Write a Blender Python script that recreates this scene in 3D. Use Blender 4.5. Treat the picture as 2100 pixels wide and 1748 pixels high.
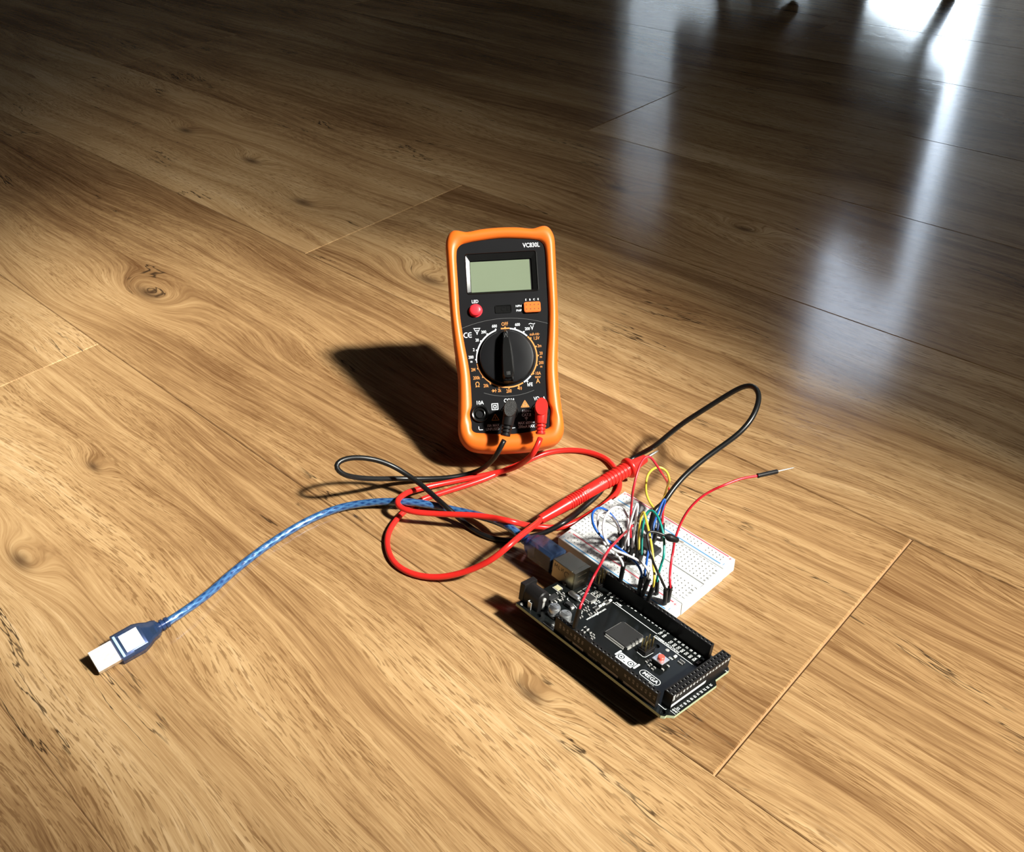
import bpy, bmesh, math, random
from mathutils import Vector, Matrix, Euler
for o in list(bpy.data.objects): bpy.data.objects.remove(o, do_unlink=True)
SC = bpy.context.scene
COL = SC.collection
MM = 0.001
PI = math.pi
# world-space centre lines in millimetres
RED_PLUG = [[18.32, 467.74, 44.97], [17.01, 456.22, 32.85]]
BLACK_PLUG = [[-0.72, 467.31, 44.97], [-4.78, 455.73, 32.85]]
RED_CABLE = [[16.92, 455.52, 32.16], [14.83, 450.8, 30.0], [12.3, 448.88, 26.0], [7.79, 452.52, 18.0], [3.19, 456.19, 11.0], [-2.7, 458.85, 6.0], [-10.31, 460.0, 3.0], [-28.56, 456.75, 1.8], [-51.76, 448.88, 3.6], [-64.24, 440.97, 6.5], [-65.46, 438.38, 8.0], [-69.93, 430.02, 10.8], [-70.85, 425.65, 11.2], [-68.68, 422.37, 10.5], [-60.94, 417.88, 10.6], [-45.96, 414.5, 11.0], [-36.25, 412.23, 12.0], [-23.67, 409.01, 13.5], [-12.72, 404.73, 14.8], [-7.59, 400.57, 17.0], [-1.96, 398.9, 16.5], [3.74, 401.39, 12.0], [8.85, 405.98, 6.0], [19.93, 408.41, 1.8], [25.75, 407.96, 1.8], [30.55, 409.71, 1.8], [36.46, 413.16, 1.8], [43.84, 418.37, 1.8], [52.48, 425.41, 1.8], [60.49, 434.11, 1.8], [63.03, 437.9, 1.8], [64.62, 442.29, 1.8], [65.23, 448.34, 1.8], [64.91, 455.59, 1.8], [62.8, 463.64, 1.8], [58.85, 470.9, 1.8], [52.54, 475.99, 1.8], [45.97, 479.2, 1.8], [37.5, 480.9, 1.8], [28.87, 480.67, 1.8], [20.15, 478.5, 1.8], [14.12, 475.27, 1.8], [4.2, 468.9, 1.8], [-8.75, 461.6, 1.8], [-16.72, 456.57, 1.8], [-28.5, 450.9, 1.8], [-47.77, 442.74, 1.8], [-58.35, 437.58, 1.8], [-66.99, 428.62, 1.8], [-72.39, 419.46, 1.8], [-75.73, 407.75, 1.8], [-74.66, 396.15, 1.8], [-70.62, 385.76, 1.8], [-63.72, 378.42, 1.8], [-55.69, 373.86, 2.0], [-44.93, 370.51, 3.5], [-34.2, 368.67, 7.0], [-23.53, 367.9, 12.0], [-12.91, 367.92, 19.0], [-5.16, 371.03, 24.0], [1.2, 378.82, 23.5], [7.03, 389.5, 19.0], [12.44, 401.92, 12.5], [14.15, 408.49, 8.5], [17.35, 410.88, 8.54]]
PROBE_AXIS = [[14.15, 408.49, 8.5], [71.33, 451.25, 9.3], [82.52, 459.62, 9.46], [91.92, 466.65, 9.59]]
BLACK_CABLE = [[-5.06, 455.03, 32.16], [-7.01, 452.17, 30.5], [-9.3, 450.85, 26.0], [-13.51, 452.4, 18.5], [-19.35, 456.07, 10.0], [-28.6, 460.83, 2.0], [-40.47, 458.58, 1.65], [-56.09, 456.79, 3.0], [-71.19, 453.27, 7.0], [-85.05, 444.41, 15.0], [-94.92, 438.01, 22.0], [-101.67, 433.45, 29.0], [-105.11, 434.19, 33.0], [-104.15, 436.59, 35.0], [-98.79, 440.99, 34.5], [-90.73, 445.4, 31.0], [-82.34, 447.39, 27.0], [-73.18, 448.11, 21.0], [-63.56, 444.52, 15.5], [-54.28, 436.84, 12.5], [-46.52, 428.27, 10.5], [-39.69, 420.96, 8.6], [-36.81, 419.23, 6.5], [-31.73, 415.59, 3.5], [-24.36, 408.93, 1.7], [-17.0, 403.19, 1.65], [-9.72, 400.11, 1.65], [-2.45, 399.35, 1.65], [4.14, 400.3, 1.65], [10.8, 402.15, 2.0], [15.27, 402.69, 3.0], [22.47, 405.16, 4.6], [25.63, 405.95, 6.2], [28.54, 407.82, 6.4], [30.62, 410.69, 5.2], [39.52, 423.31, 1.65], [46.64, 431.27, 1.65], [52.13, 437.79, 1.65], [58.06, 447.42, 3.8], [63.84, 453.4, 5.4], [71.01, 461.87, 4.2], [76.78, 468.14, 3.6], [81.58, 468.03, 7.0], [88.96, 465.84, 14.0], [96.23, 467.44, 20.0], [106.03, 469.45, 28.0], [118.49, 469.48, 38.0], [127.76, 469.73, 45.0], [136.73, 469.27, 52.0], [141.76, 467.64, 56.0], [145.44, 465.0, 58.0], [147.11, 459.79, 58.0], [146.45, 452.95, 57.0], [142.86, 444.11, 55.0], [137.84, 436.98, 52.0], [130.86, 431.45, 48.0], [119.29, 426.39, 42.0], [108.23, 421.05, 37.0], [97.58, 414.31, 32.0], [89.2, 406.37, 28.0], [82.67, 398.29, 25.0], [78.12, 393.76, 26.0], [75.87, 390.39, 21.0], [74.48, 387.69, 16.0], [74.19, 388.68, 9.5]]
USB_CABLE = [[-192.41, 338.92, 6.2], [-186.31, 344.09, 6.2], [-176.71, 355.39, 5.5], [-170.19, 365.69, 4.0], [-160.67, 382.86, 2.6], [-142.73, 406.14, 2.4], [-122.53, 424.7, 2.4], [-105.83, 433.06, 3.0], [-87.96, 434.56, 4.6], [-74.01, 432.84, 6.1], [-57.93, 430.58, 6.0], [-37.3, 425.32, 4.0], [-23.98, 418.46, 5.5], [-10.9, 407.31, 9.5], [-2.53, 396.82, 13.0], [3.3, 391.03, 11.9], [6.59, 387.27, 11.95]]
JUMPERS = {
 'red_low': dict(col='red', h1=[[26.34, 312.84, 22.85], [29.13, 314.11, 36.0]], h2=[[67.02, 376.22, 9.0], [66.48, 388.06, 21.3]], pin=None,
  pts=[[29.13, 314.11, 36.0], [37.91, 331.62, 40.0], [41.77, 334.7, 46.0], [45.69, 340.69, 48.0], [48.79, 345.62, 47.0], [54.33, 360.95, 37.0], [58.28, 373.32, 28.0], [61.3, 381.39, 22.5], [64.56, 387.26, 20.0], [66.48, 388.06, 21.3]]),
 'red_tall': dict(col='red', h1=[[63.44, 376.45, 9.0], [62.49, 377.24, 21.3]], h2=[[82.04, 386.07, 9.0], [81.45, 387.01, 21.3]], pin=None,
  pts=[[62.49, 377.24, 21.3], [62.53, 380.52, 26.0], [62.1, 380.49, 32.0], [61.71, 376.31, 38.0], [62.2, 378.63, 45.0], [62.02, 376.24, 54.0], [64.1, 381.22, 60.0], [67.56, 388.59, 64.0], [70.16, 392.16, 65.0], [72.62, 393.36, 65.0], [75.82, 392.18, 61.0], [79.0, 390.36, 56.0], [83.55, 398.1, 44.0], [87.52, 411.18, 30.0], [89.3, 417.63, 22.0], [90.76, 417.1, 17.0], [84.66, 402.41, 19.0], [81.45, 387.01, 21.3]]),
 'white_small': dict(col='white', h1=[[54.25, 352.68, 12.9], [55.33, 352.0, 25.34]], h2=[[58.4, 382.17, 9.0], [56.96, 381.06, 21.3]], pin=None,
  pts=[[55.33, 352.0, 25.34], [54.37, 352.84, 28.0], [52.32, 353.4, 31.0], [49.83, 350.41, 36.0], [47.72, 350.58, 38.0], [46.15, 352.36, 39.0], [44.76, 355.87, 40.0], [43.46, 360.44, 41.0], [42.93, 365.03, 42.0], [43.3, 369.68, 42.0], [43.83, 373.76, 42.0], [46.06, 376.52, 41.0], [48.72, 378.21, 39.0], [52.02, 376.59, 37.0], [54.88, 376.45, 31.0], [56.96, 381.06, 21.3]]),
 'white_big': dict(col='white', h1=[[64.29, 341.22, 13.04], [67.07, 341.64, 25.22]], h2=[[59.85, 376.68, 9.0], [60.44, 371.06, 21.3]], pin=None,
  pts=[[67.07, 341.64, 25.22], [66.6, 340.43, 31.0], [65.65, 340.87, 34.0], [62.8, 342.34, 37.0], [57.83, 344.23, 39.0], [53.77, 346.24, 40.0], [49.61, 347.66, 41.0], [46.89, 348.89, 43.5], [45.01, 351.38, 46.0], [44.71, 357.62, 46.5], [46.27, 365.66, 46.0], [49.42, 372.58, 45.0], [53.96, 378.14, 43.0], [58.3, 380.73, 39.0], [60.19, 377.34, 36.5], [60.84, 377.15, 28.0], [60.44, 371.06, 21.3]]),
 'white_narrow': dict(col='white', h1=[[59.63, 373.09, 9.0], [58.31, 367.82, 21.3]], h2=[[61.31, 371.19, 9.0], [62.34, 368.87, 21.3]], pin=None,
  pts=[[58.31, 367.82, 21.3], [58.18, 368.66, 25.0], [59.38, 368.51, 31.0], [59.68, 367.56, 37.0], [61.17, 368.47, 44.5], [62.81, 370.06, 50.0], [63.79, 370.96, 52.0], [64.12, 370.28, 51.0], [63.91, 370.66, 43.0], [63.33, 370.55, 34.0], [62.58, 368.86, 27.0], [62.34, 368.87, 21.3]]),
 'blue_loop': dict(col='blue', h1=[[62.62, 343.13, 13.01], [63.76, 342.79, 25.46]], h2=[[60.31, 383.85, 9.0], [57.14, 384.57, 21.3]], pin=None,
  pts=[[63.76, 342.79, 25.46], [63.47, 342.58, 29.0], [62.44, 343.03, 32.0], [59.68, 344.25, 36.0], [56.45, 346.54, 38.0], [53.11, 349.32, 39.5], [49.74, 352.67, 40.0], [46.21, 355.0, 41.2], [43.29, 356.67, 43.0], [40.48, 359.79, 46.0], [39.9, 366.07, 46.0], [40.63, 371.32, 46.0], [43.99, 376.03, 45.0], [48.12, 377.81, 42.0], [52.44, 379.85, 35.0], [55.67, 382.18, 27.0], [57.14, 384.57, 21.3]]),
 'blue_pair': dict(col='blue', h1=[[67.79, 351.51, 9.0], [66.19, 348.25, 21.3]], h2=[[76.55, 384.62, 9.0], [77.94, 382.59, 21.3]], pin=None,
  pts=[[66.19, 348.25, 21.3], [65.93, 346.81, 26.0], [66.73, 348.65, 29.0], [67.84, 352.4, 33.0], [70.51, 359.58, 38.0], [72.58, 365.56, 42.0], [75.99, 371.15, 47.0], [78.82, 375.14, 50.0], [79.33, 374.75, 50.0], [78.22, 373.97, 45.0], [77.04, 375.37, 36.0], [77.94, 382.59, 21.3]]),
 'yellow_near': dict(col='yellow', h1=[[66.96, 338.16, 13.07], [68.72, 336.38, 25.32]], h2=[[64.89, 370.96, 9.0], [65.65, 367.76, 21.3]], pin=None,
  pts=[[68.72, 336.38, 25.32], [68.81, 335.6, 31.0], [69.34, 337.88, 32.0], [68.82, 340.81, 35.3], [68.99, 344.59, 39.0], [68.79, 350.76, 42.0], [68.47, 357.44, 44.0], [67.77, 365.0, 46.0], [67.39, 370.82, 46.0], [65.87, 368.8, 42.0], [64.93, 366.23, 34.0], [65.65, 367.76, 21.3]]),
 'yellow_far': dict(col='yellow', h1=[[76.78, 388.2, 9.0], [79.09, 399.81, 16.8]], h2=[[82.27, 389.65, 9.0], [80.24, 394.36, 21.3]], pin=None,
  pts=[[79.09, 399.81, 16.8], [77.18, 395.87, 26.0], [74.69, 393.3, 32.0], [72.49, 394.19, 38.0], [72.31, 395.47, 43.0], [73.88, 399.75, 47.0], [77.37, 402.19, 49.0], [81.32, 402.86, 49.0], [84.82, 402.08, 46.0], [86.24, 401.49, 41.0], [87.38, 410.24, 28.0], [86.12, 410.49, 20.0], [80.24, 394.36, 21.3]]),
 'green': dict(col='green', h1=[[72.83, 345.79, 9.0], [71.93, 343.7, 21.3]], h2=[[66.57, 369.05, 9.0], [66.66, 363.85, 21.3]], pin=None,
  pts=[[71.93, 343.7, 21.3], [72.05, 343.58, 25.0], [73.15, 344.4, 29.0], [74.46, 346.61, 33.0], [74.72, 345.67, 35.0], [75.82, 350.77, 39.0], [75.83, 356.68, 43.0], [74.87, 361.76, 46.0], [73.47, 367.05, 47.0], [70.95, 370.97, 47.0], [68.7, 369.57, 45.0], [66.97, 366.68, 40.0], [66.33, 364.08, 32.0], [66.66, 363.85, 21.3]]),
 'black': dict(col='black', h1=[[75.95, 338.39, 9.0], [75.66, 337.45, 21.3]], h2=None, pin=[[75.93, 350.73, 46.5], [82.47, 350.55, 43.0], [85.79, 350.95, 41.0]],
  pts=[[75.66, 337.45, 21.3], [74.88, 337.52, 23.0], [73.17, 339.2, 27.0], [70.45, 336.76, 35.0], [67.93, 338.24, 41.5], [67.75, 338.9, 42.5], [66.57, 341.16, 45.5], [66.22, 346.39, 47.0], [66.02, 348.71, 49.0], [66.65, 350.35, 49.5], [67.8, 351.27, 49.5], [69.58, 351.57, 49.0], [71.79, 351.34, 48.5], [74.03, 351.03, 47.5], [75.93, 350.73, 46.5]]),
 'red_free': dict(col='red', h1=[[77.87, 340.07, 9.0], [78.15, 338.95, 21.3]], h2=None, pin=[[126.35, 374.26, 64.0], [137.52, 377.17, 64.0], [147.4, 380.8, 63.0]],
  pts=[[78.15, 338.95, 21.3], [77.73, 339.9, 26.0], [79.24, 347.43, 28.0], [81.05, 353.38, 31.0], [82.39, 356.79, 38.0], [85.65, 361.86, 44.0], [89.86, 364.72, 51.0], [95.89, 366.96, 57.0], [102.85, 368.45, 61.0], [105.43, 367.85, 63.0], [117.34, 372.45, 64.0], [126.35, 374.26, 64.0]]),
}
SEAM_ANGLE=-0.776866; PLANK_W=201.952; SEAM_OFF=232.981
CAM=dict(f=1936.590,h=382.911,pitch=0.641895,roll=-0.043007)
METER_LOC=[-0.34, 458.92, 20.0]; METER_LEAN=0.78833; METER_YAW=0.02232; METER_SCALE=0.98180
BOARD_LOC=[-2.14, 338.43, 13.05]; BOARD_ROT=(-0.85154,-0.00889,-0.20549)
BREAD_LOC=[34.21, 398.09, 0.0]; BREAD_YAW=-0.84860
KNOT_TABLE = {(-1, -682): [(143.2, 123.1, 6), (479.3, 179.0, 7), (193.1, 51.8, 9)], (0, -1396): [(1147.0, 171.1, 9), (666.6, 68.4, 14)], (1, -1967): [(1050.2, 102.1, 13), (901.7, 109.3, 13), (1188.7, 68.7, 13)], (2, -1396): [(992.9, 88.3, 9), (842.8, 91.9, 12)], (1, -682): [(125.9, 36.9, 14)]}

# ------------------------------------------------------------ camera
cd = bpy.data.cameras.new('camera'); cam = bpy.data.objects.new('camera', cd); COL.objects.link(cam)
cd.sensor_fit = 'HORIZONTAL'; cd.sensor_width = 36.0
cd.lens = 36.0*CAM['f']/2100.0
cd.clip_start = 0.02; cd.clip_end = 60
_p, _r = CAM['pitch'], CAM['roll']
_fw = Vector((0, math.cos(_p), -math.sin(_p))); _rt = Vector((1, 0, 0)); _up = _rt.cross(_fw)
_rt2 = _rt*math.cos(_r)+_up*math.sin(_r); _up2 = _up*math.cos(_r)-_rt*math.sin(_r)
_m = Matrix((_rt2, _up2, -_fw)).transposed().to_4x4(); _m.translation = Vector((0, 0, CAM['h']*MM))
cam.matrix_world = _m
SC.camera = cam
# ------------------------------------------------------------ view, sky, sun, portals
SC.view_settings.view_transform = 'Standard'; SC.view_settings.look = 'None'
SC.view_settings.gamma = 1.0; SC.view_settings.use_curve_mapping = False
SC.view_settings.exposure = 0.0
SC.cycles.max_bounces = 10; SC.cycles.transparent_max_bounces = 16
SC.cycles.sample_clamp_indirect = 4.0
SUN_DIR = Vector((0.88, -0.46, 1.0)).normalized()      # towards the sun
w = bpy.data.worlds.new('sky'); SC.world = w; w.use_nodes = True
nt = w.node_tree; bg = nt.nodes['Background']
sky = nt.nodes.new('ShaderNodeTexSky'); sky.sky_type = 'NISHITA'; sky.sun_disc = False
sky.sun_elevation = math.asin(SUN_DIR.z); sky.sun_rotation = math.atan2(SUN_DIR.x, SUN_DIR.y)
sky.air_density = 1.0; sky.dust_density = 0.4
hs = nt.nodes.new('ShaderNodeHueSaturation'); hs.inputs['Saturation'].default_value = 0.45      # thin white haze
nt.links.new(sky.outputs[0], hs.inputs['Color']); nt.links.new(hs.outputs[0], bg.inputs[0]); bg.inputs[1].default_value = SKY_STRENGTH = 2.2
sl = bpy.data.lights.new('sun', 'SUN'); sun = bpy.data.objects.new('sun', sl); COL.objects.link(sun)
sl.energy = 10.4; sl.angle = math.radians(4.8); sl.color = (1.0, 0.95, 0.87)
sun.rotation_euler = SUN_DIR.to_track_quat('Z', 'Y').to_euler(); sun.location = (2.5, -1.5, 2.8)
def portal(name, loc, rot, sx, sy):
    l = bpy.data.lights.new(name, 'AREA'); l.shape = 'RECTANGLE'; l.size = sx; l.size_y = sy
    o = bpy.data.objects.new(name, l); COL.objects.link(o); o.location = loc; o.rotation_euler = rot
    l.cycles.is_portal = True
# room extents (metres)
RX0, RX1, RY0, RY1, RZ = -2.3, 1.52, -2.2, 3.0, 2.7
SWY0, SWY1, SWZ0, SWZ1 = -0.74, 0.60, 1.30, 2.46       # sun window in the right wall
portal('sun_window_portal', (RX1+0.06, (SWY0+SWY1)/2, (SWZ0+SWZ1)/2), (0, PI/2, 0), SWZ1-SWZ0, SWY1-SWY0)
BW = [(0.395, 0.716), (0.855, 0.985), (1.12, 1.515)]    # openings in the back wall (x ranges)
BWZ = [(0.06, 1.05), (0.06, 1.05), (0.06, 1.80)]
for i, ((a, b), (c, d)) in enumerate(zip(BW, BWZ)):
    portal('back_window_portal', ((a+b)/2, RY1+0.06, (c+d)/2), (-PI/2, 0, 0), b-a, d-c)

# ------------------------------------------------------------ helpers
def link(o, parent=None):
    COL.objects.link(o)
    if parent is not None: o.parent = parent
    return o
def obj(name, mesh_or_bm, mats, parent=None, smooth=False, loc=None, rot=None):
    if isinstance(mesh_or_bm, bmesh.types.BMesh):
        me = bpy.data.meshes.new(name); mesh_or_bm.normal_update(); mesh_or_bm.to_mesh(me); mesh_or_bm.free()
    else: me = mesh_or_bm
    if mats is not None:
        for m in (mats if isinstance(mats, (list, tuple)) else [mats]): me.materials.append(m)
    if smooth is True: me.shade_smooth()
    elif smooth: me.shade_smooth(); me.set_sharp_from_angle(angle=math.radians(smooth))
    o = bpy.data.objects.new(name, me); link(o, parent)
    if loc is not None: o.location = loc
    if rot is not None: o.rotation_euler = rot
    return o
def thing(name, label, cat, loc=(0, 0, 0), rot=(0, 0, 0), group=None):
    o = bpy.data.objects.new(name, None); link(o); o.empty_display_size = 0.02
    o.location = loc; o.rotation_euler = rot; o['label'] = label; o['category'] = cat
    if group: o['group'] = group
    return o
def stuff(o): o['kind'] = 'stuff'; return o
def bm_new(): return bmesh.new()
S_ = MM
def box(bm, x0, x1, y0, y1, z0, z1, mi=0, bev=0.0, seg=1):
    """axis box, millimetres"""
    vs = [bm.verts.new((x*S_, y*S_, z*S_)) for z in (z0, z1) for y in (y0, y1) for x in (x0, x1)]
    fs = [bm.faces.new([vs[i] for i in f]) for f in ((0, 2, 3, 1), (4, 5, 7, 6), (0, 1, 5, 4), (2, 6, 7, 3), (0, 4, 6, 2), (1, 3, 7, 5))]
    for f in fs: f.material_index = mi
    if bev > 0:
        es = list({e for f in fs for e in f.edges})
        bmesh.ops.bevel(bm, geom=es, offset=bev*S_, segments=seg, profile=0.5, affect='EDGES', clamp_overlap=True)
    return vs
def prism(bm, pts, z0, z1, mi=0, mi_side=None):
    a = [bm.verts.new((x*S_, y*S_, z0*S_)) for x, y in pts]; b = [bm.verts.new((x*S_, y*S_, z1*S_)) for x, y in pts]
    n = len(pts)
    f = bm.faces.new(list(reversed(a))); f.material_index = mi
    f = bm.faces.new(b); f.material_index = mi
    for i in range(n):
        f = bm.faces.new([a[i], a[(i+1) % n], b[(i+1) % n], b[i]]); f.material_index = mi if mi_side is None else mi_side
def lathe(bm, prof, n=24, M=None, mi=0, cap0=True, cap1=True):
    """profile of (radius, z) in mm about local z; M places it (metres)"""
    rings = []
    for r, z in prof:
        rings.append([bm.verts.new((r*S_*math.cos(2*PI*i/n), r*S_*math.sin(2*PI*i/n), z*S_)) for i in range(n)])
    fs = []
    for a, b in zip(rings, rings[1:]):
        for i in range(n): fs.append(bm.faces.new([a[i], a[(i+1) % n], b[(i+1) % n], b[i]]))
    if cap0: fs.append(bm.faces.new(list(reversed(rings[0]))))
    if cap1: fs.append(bm.faces.new(rings[-1]))
    for f in fs: f.material_index = mi
    vs = [v for r in rings for v in r]
    if M is not None: bmesh.ops.transform(bm, matrix=M, verts=vs)
    return vs
def frame(p, zdir, xhint=(1, 0, 0)):
    """matrix with origin p (mm) and z axis along zdir"""
    z = Vector(zdir).normalized(); x = Vector(xhint); x = (x-z*x.dot(z))
    if x.length < 1e-6: x = Vector((0, 1, 0)); x = x-z*x.dot(z)
    x.normalize(); y = z.cross(x)
    m = Matrix((x, y, z)).transposed().to_4x4(); m.translation = Vector(p)*MM
    return m
def rrect(x0, x1, y0, y1, r, n=4):
    pts = []
    for cx, cy, a0 in ((x1-r, y1-r, 0), (x0+r, y1-r, PI/2), (x0+r, y0+r, PI), (x1-r, y0+r, 1.5*PI)):
        for i in range(n+1):
            a = a0+PI/2*i/n; pts.append((cx+r*math.cos(a), cy+r*math.sin(a)))
    return pts
def catmull(pts, step=2.0):
    P = [Vector(p) for p in pts]
    P = [P[0]*2-P[1]]+P+[P[-1]*2-P[-2]]
    out = []
    for i in range(1, len(P)-2):
        p0, p1, p2, p3 = P[i-1:i+3]
        def tj(ti, a, b): return ti+max((b-a).length, 1e-6)**0.5
        t0 = 0; t1 = tj(t0, p0, p1); t2 = tj(t1, p1, p2); t3 = tj(t2, p2, p3)
        n = max(2, int((p2-p1).length/step))
        for k in range(n):
            t = t1+(t2-t1)*k/n
            a1 = p0*((t1-t)/(t1-t0))+p1*((t-t0)/(t1-t0)); a2 = p1*((t2-t)/(t2-t1))+p2*((t-t1)/(t2-t1)); a3 = p2*((t3-t)/(t3-t2))+p3*((t-t2)/(t3-t2))
            b1 = a1*((t2-t)/(t2-t0))+a2*((t-t0)/(t2-t0)); b2 = a2*((t3-t)/(t3-t1))+a3*((t-t1)/(t3-t1))
            out.append(b1*((t2-t)/(t2-t1))+b2*((t-t1)/(t2-t1)))
    out.append(P[-2])
    # light smoothing of the hand-read points
    for _ in range(3):
        out = [out[0]]+[out[i]*0.5+(out[i-1]+out[i+1])*0.25 for i in range(1, len(out)-1)]+[out[-1]]
    return out
def tube(bm, pts, r, n=10, mi=0, org=(0, 0, 0), uv=None):
    """swept tube through points in mm; r a number or a list"""
    org = Vector(org); N = len(pts); rings = []
    T = [(pts[min(i+1, N-1)]-pts[max(i-1, 0)]).normalized() for i in range(N)]
    x = Vector((0, 0, 1)); x = x-T[0]*x.dot(T[0])
    if x.length < 1e-3: x = Vector((1, 0, 0)); x = x-T[0]*x.dot(T[0])
    x.normalize(); L = 0.0; Ls = []
    for i in range(N):
        if i: L += (pts[i]-pts[i-1]).length
        Ls.append(L)
        x = (x-T[i]*x.dot(T[i])).normalized(); y = T[i].cross(x)
        rr = r[i] if isinstance(r, (list, tuple)) else r
        rings.append([bm.verts.new((pts[i]-org+(x*math.cos(2*PI*k/n)+y*math.sin(2*PI*k/n))*rr)*S_) for k in range(n)])
    uvl = bm.loops.layers.uv.verify() if uv else None
    for i in range(N-1):
        for k in range(n):
            f = bm.faces.new([rings[i][k], rings[i][(k+1) % n], rings[i+1][(k+1) % n], rings[i+1][k]]); f.material_index = mi
            if uv:
                for lp, (a, b) in zip(f.loops, ((i, k), (i, k+1), (i+1, k+1), (i+1, k))): lp[uvl].uv = (Ls[a], b/n)
    f = bm.faces.new(list(reversed(rings[0]))); f.material_index = mi
    f = bm.faces.new(rings[-1]); f.material_index = mi
def straight(a, b, k=2): return [Vector(a).lerp(Vector(b), i/(k-1)) for i in range(k)]
_glyph = {}
def glyph_mesh(txt, align):
    key = (txt, align)
    if key not in _glyph:
        cu = bpy.data.curves.new('lettering', 'FONT'); cu.body = txt; cu.size = 1.0; cu.align_x = align; cu.align_y = 'CENTER'; cu.resolution_u = 2
        cu.offset = 0.012
        o = bpy.data.objects.new('lettering', cu); me = o.to_mesh()
        vs = [tuple(v.co) for v in me.vertices]; fs = [tuple(p.vertices) for p in me.polygons]
        o.to_mesh_clear(); bpy.data.objects.remove(o); bpy.data.curves.remove(cu)
        _glyph[key] = (vs, fs)
    return _glyph[key]
def text(bm, txt, x, y, size, M=None, rot=0.0, align='CENTER', sx=1.0, mi=0, z=0.0):
    """flat lettering on the local xy plane (mm), optionally placed by M"""
    vs, fs = glyph_mesh(txt, align); c, s = math.cos(rot), math.sin(rot); nv = []
    for vx, vy, _ in vs:
        px, py = vx*size*sx, vy*size
        v = Vector(((x+px*c-py*s)*S_, (y+px*s+py*c)*S_, z*S_))
        nv.append(bm.verts.new(M @ v if M is not None else v))
    for f in fs:
        try: bm.faces.new([nv[i] for i in f]).material_index = mi
        except ValueError: pass
def flat(bm, pts, M=None, z=0.0, mi=0):
    vs = [bm.verts.new((M @ Vector((x*S_, y*S_, z*S_))) if M is not None else (x*S_, y*S_, z*S_)) for x, y in pts]
    f = bm.faces.new(vs); f.material_index = mi
def ringstrip(bm, cx, cy, r0, r1, a0, a1, M=None, z=0.0, n=32, mi=0):
    A = [a0+(a1-a0)*i/n for i in range(n+1)]
    def V(r, a):
        v = Vector(((cx+r*math.cos(a))*S_, (cy+r*math.sin(a))*S_, z*S_)); return bm.verts.new(M @ v if M is not None else v)
    i_ = [V(r0, a) for a in A]; o_ = [V(r1, a) for a in A]
    for k in range(n):
        f = bm.faces.new([i_[k], o_[k], o_[k+1], i_[k+1]]); f.material_index = mi
def line(bm, pts, wd, M=None, z=0.0, mi=0):
    for (ax, ay), (bx, by) in zip(pts, pts[1:]):
        d = Vector((bx-ax, by-ay)); L = d.length
        if L < 1e-6: continue
        d /= L; n = Vector((-d.y, d.x))*wd/2; e = d*wd/2*0.6
        flat(bm, [(ax-e.x-n.x, ay-e.y-n.y), (bx+e.x-n.x, by+e.y-n.y), (bx+e.x+n.x, by+e.y+n.y), (ax-e.x+n.x, ay-e.y+n.y)], M, z, mi)
def disc(bm, cx, cy, r, M=None, z=0.0, n=16, mi=0): flat(bm, [(cx+r*math.cos(2*PI*i/n), cy+r*math.sin(2*PI*i/n)) for i in range(n)], M, z, mi)

# ------------------------------------------------------------ materials
def mat(name, col, rough=0.5, metal=0.0, spec=0.5, bump=0.0, bscale=600.0, coat=0.0, trans=0.0, ior=1.45, sss=0.0, var=0.0, vscale=40.0):
    m = bpy.data.materials.new(name); m.use_nodes = True; t = m.node_tree; b = t.nodes['Principled BSDF']
    b.inputs['Base Color'].default_value = (*col, 1); b.inputs['Roughness'].default_value = rough; b.inputs['Metallic'].default_value = metal
    b.inputs['Specular IOR Level'].default_value = spec; b.inputs['IOR'].default_value = ior; b.inputs['Transmission Weight'].default_value = trans
    b.inputs['Coat Weight'].default_value = coat; b.inputs['Coat Roughness'].default_value = 0.15
    if sss: b.inputs['Subsurface Weight'].default_value = sss; b.inputs['Subsurface Radius'].default_value = (0.005, 0.005, 0.0048)
    tc = t.nodes.new('ShaderNodeTexCoord')
    n = t.nodes.new('ShaderNodeTexNoise'); n.inputs['Scale'].default_value = vscale; n.inputs['Detail'].default_value = 4; t.links.new(tc.outputs['Object'], n.inputs['Vector'])
    mr = t.nodes.new('ShaderNodeMapRange'); mr.inputs[3].default_value = max(0.02, rough-0.07); mr.inputs[4].default_value = min(1, rough+0.07)
    t.links.new(n.outputs['Fac'], mr.inputs[0]); t.links.new(mr.outputs[0], b.inputs['Roughness'])
    if var:
        mx = t.nodes.new('ShaderNodeMix'); mx.data_type = 'RGBA'; mx.inputs['A'].default_value = (*[c*(1-var) for c in col], 1); mx.inputs['B'].default_value = (*[min(1, c*(1+var)) for c in col], 1)
        t.links.new(n.outputs['Fac'], mx.inputs['Factor']); t.links.new(mx.outputs['Result'], b.inputs['Base Color'])
    if bump:
        n2 = t.nodes.new('ShaderNodeTexNoise'); n2.inputs['Scale'].default_value = bscale; n2.inputs['Detail'].default_value = 2; t.links.new(tc.outputs['Object'], n2.inputs['Vector'])
        bp = t.nodes.new('ShaderNodeBump'); bp.inputs['Strength'].default_value = bump; bp.inputs['Distance'].default_value = 0.0005
        t.links.new(n2.outputs['Fac'], bp.inputs['Height']); t.links.new(bp.outputs[0], b.inputs['Normal'])
    return m
M = {}
M['orange'] = mat('orange_rubber', (0.70, 0.135, 0.013), 0.42, bump=0.05, bscale=3000)
M['panel'] = mat('black_panel_plastic', (0.008, 0.008, 0.009), 0.38, spec=0.18, bump=0.06, bscale=4000)
M['black_gloss'] = mat('black_gloss_plastic', (0.006, 0.006, 0.006), 0.25, spec=0.35)
M['black_matte'] = mat('black_matte_plastic', (0.009, 0.008, 0.008), 0.45, spec=0.25, bump=0.05, bscale=2500)
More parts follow.
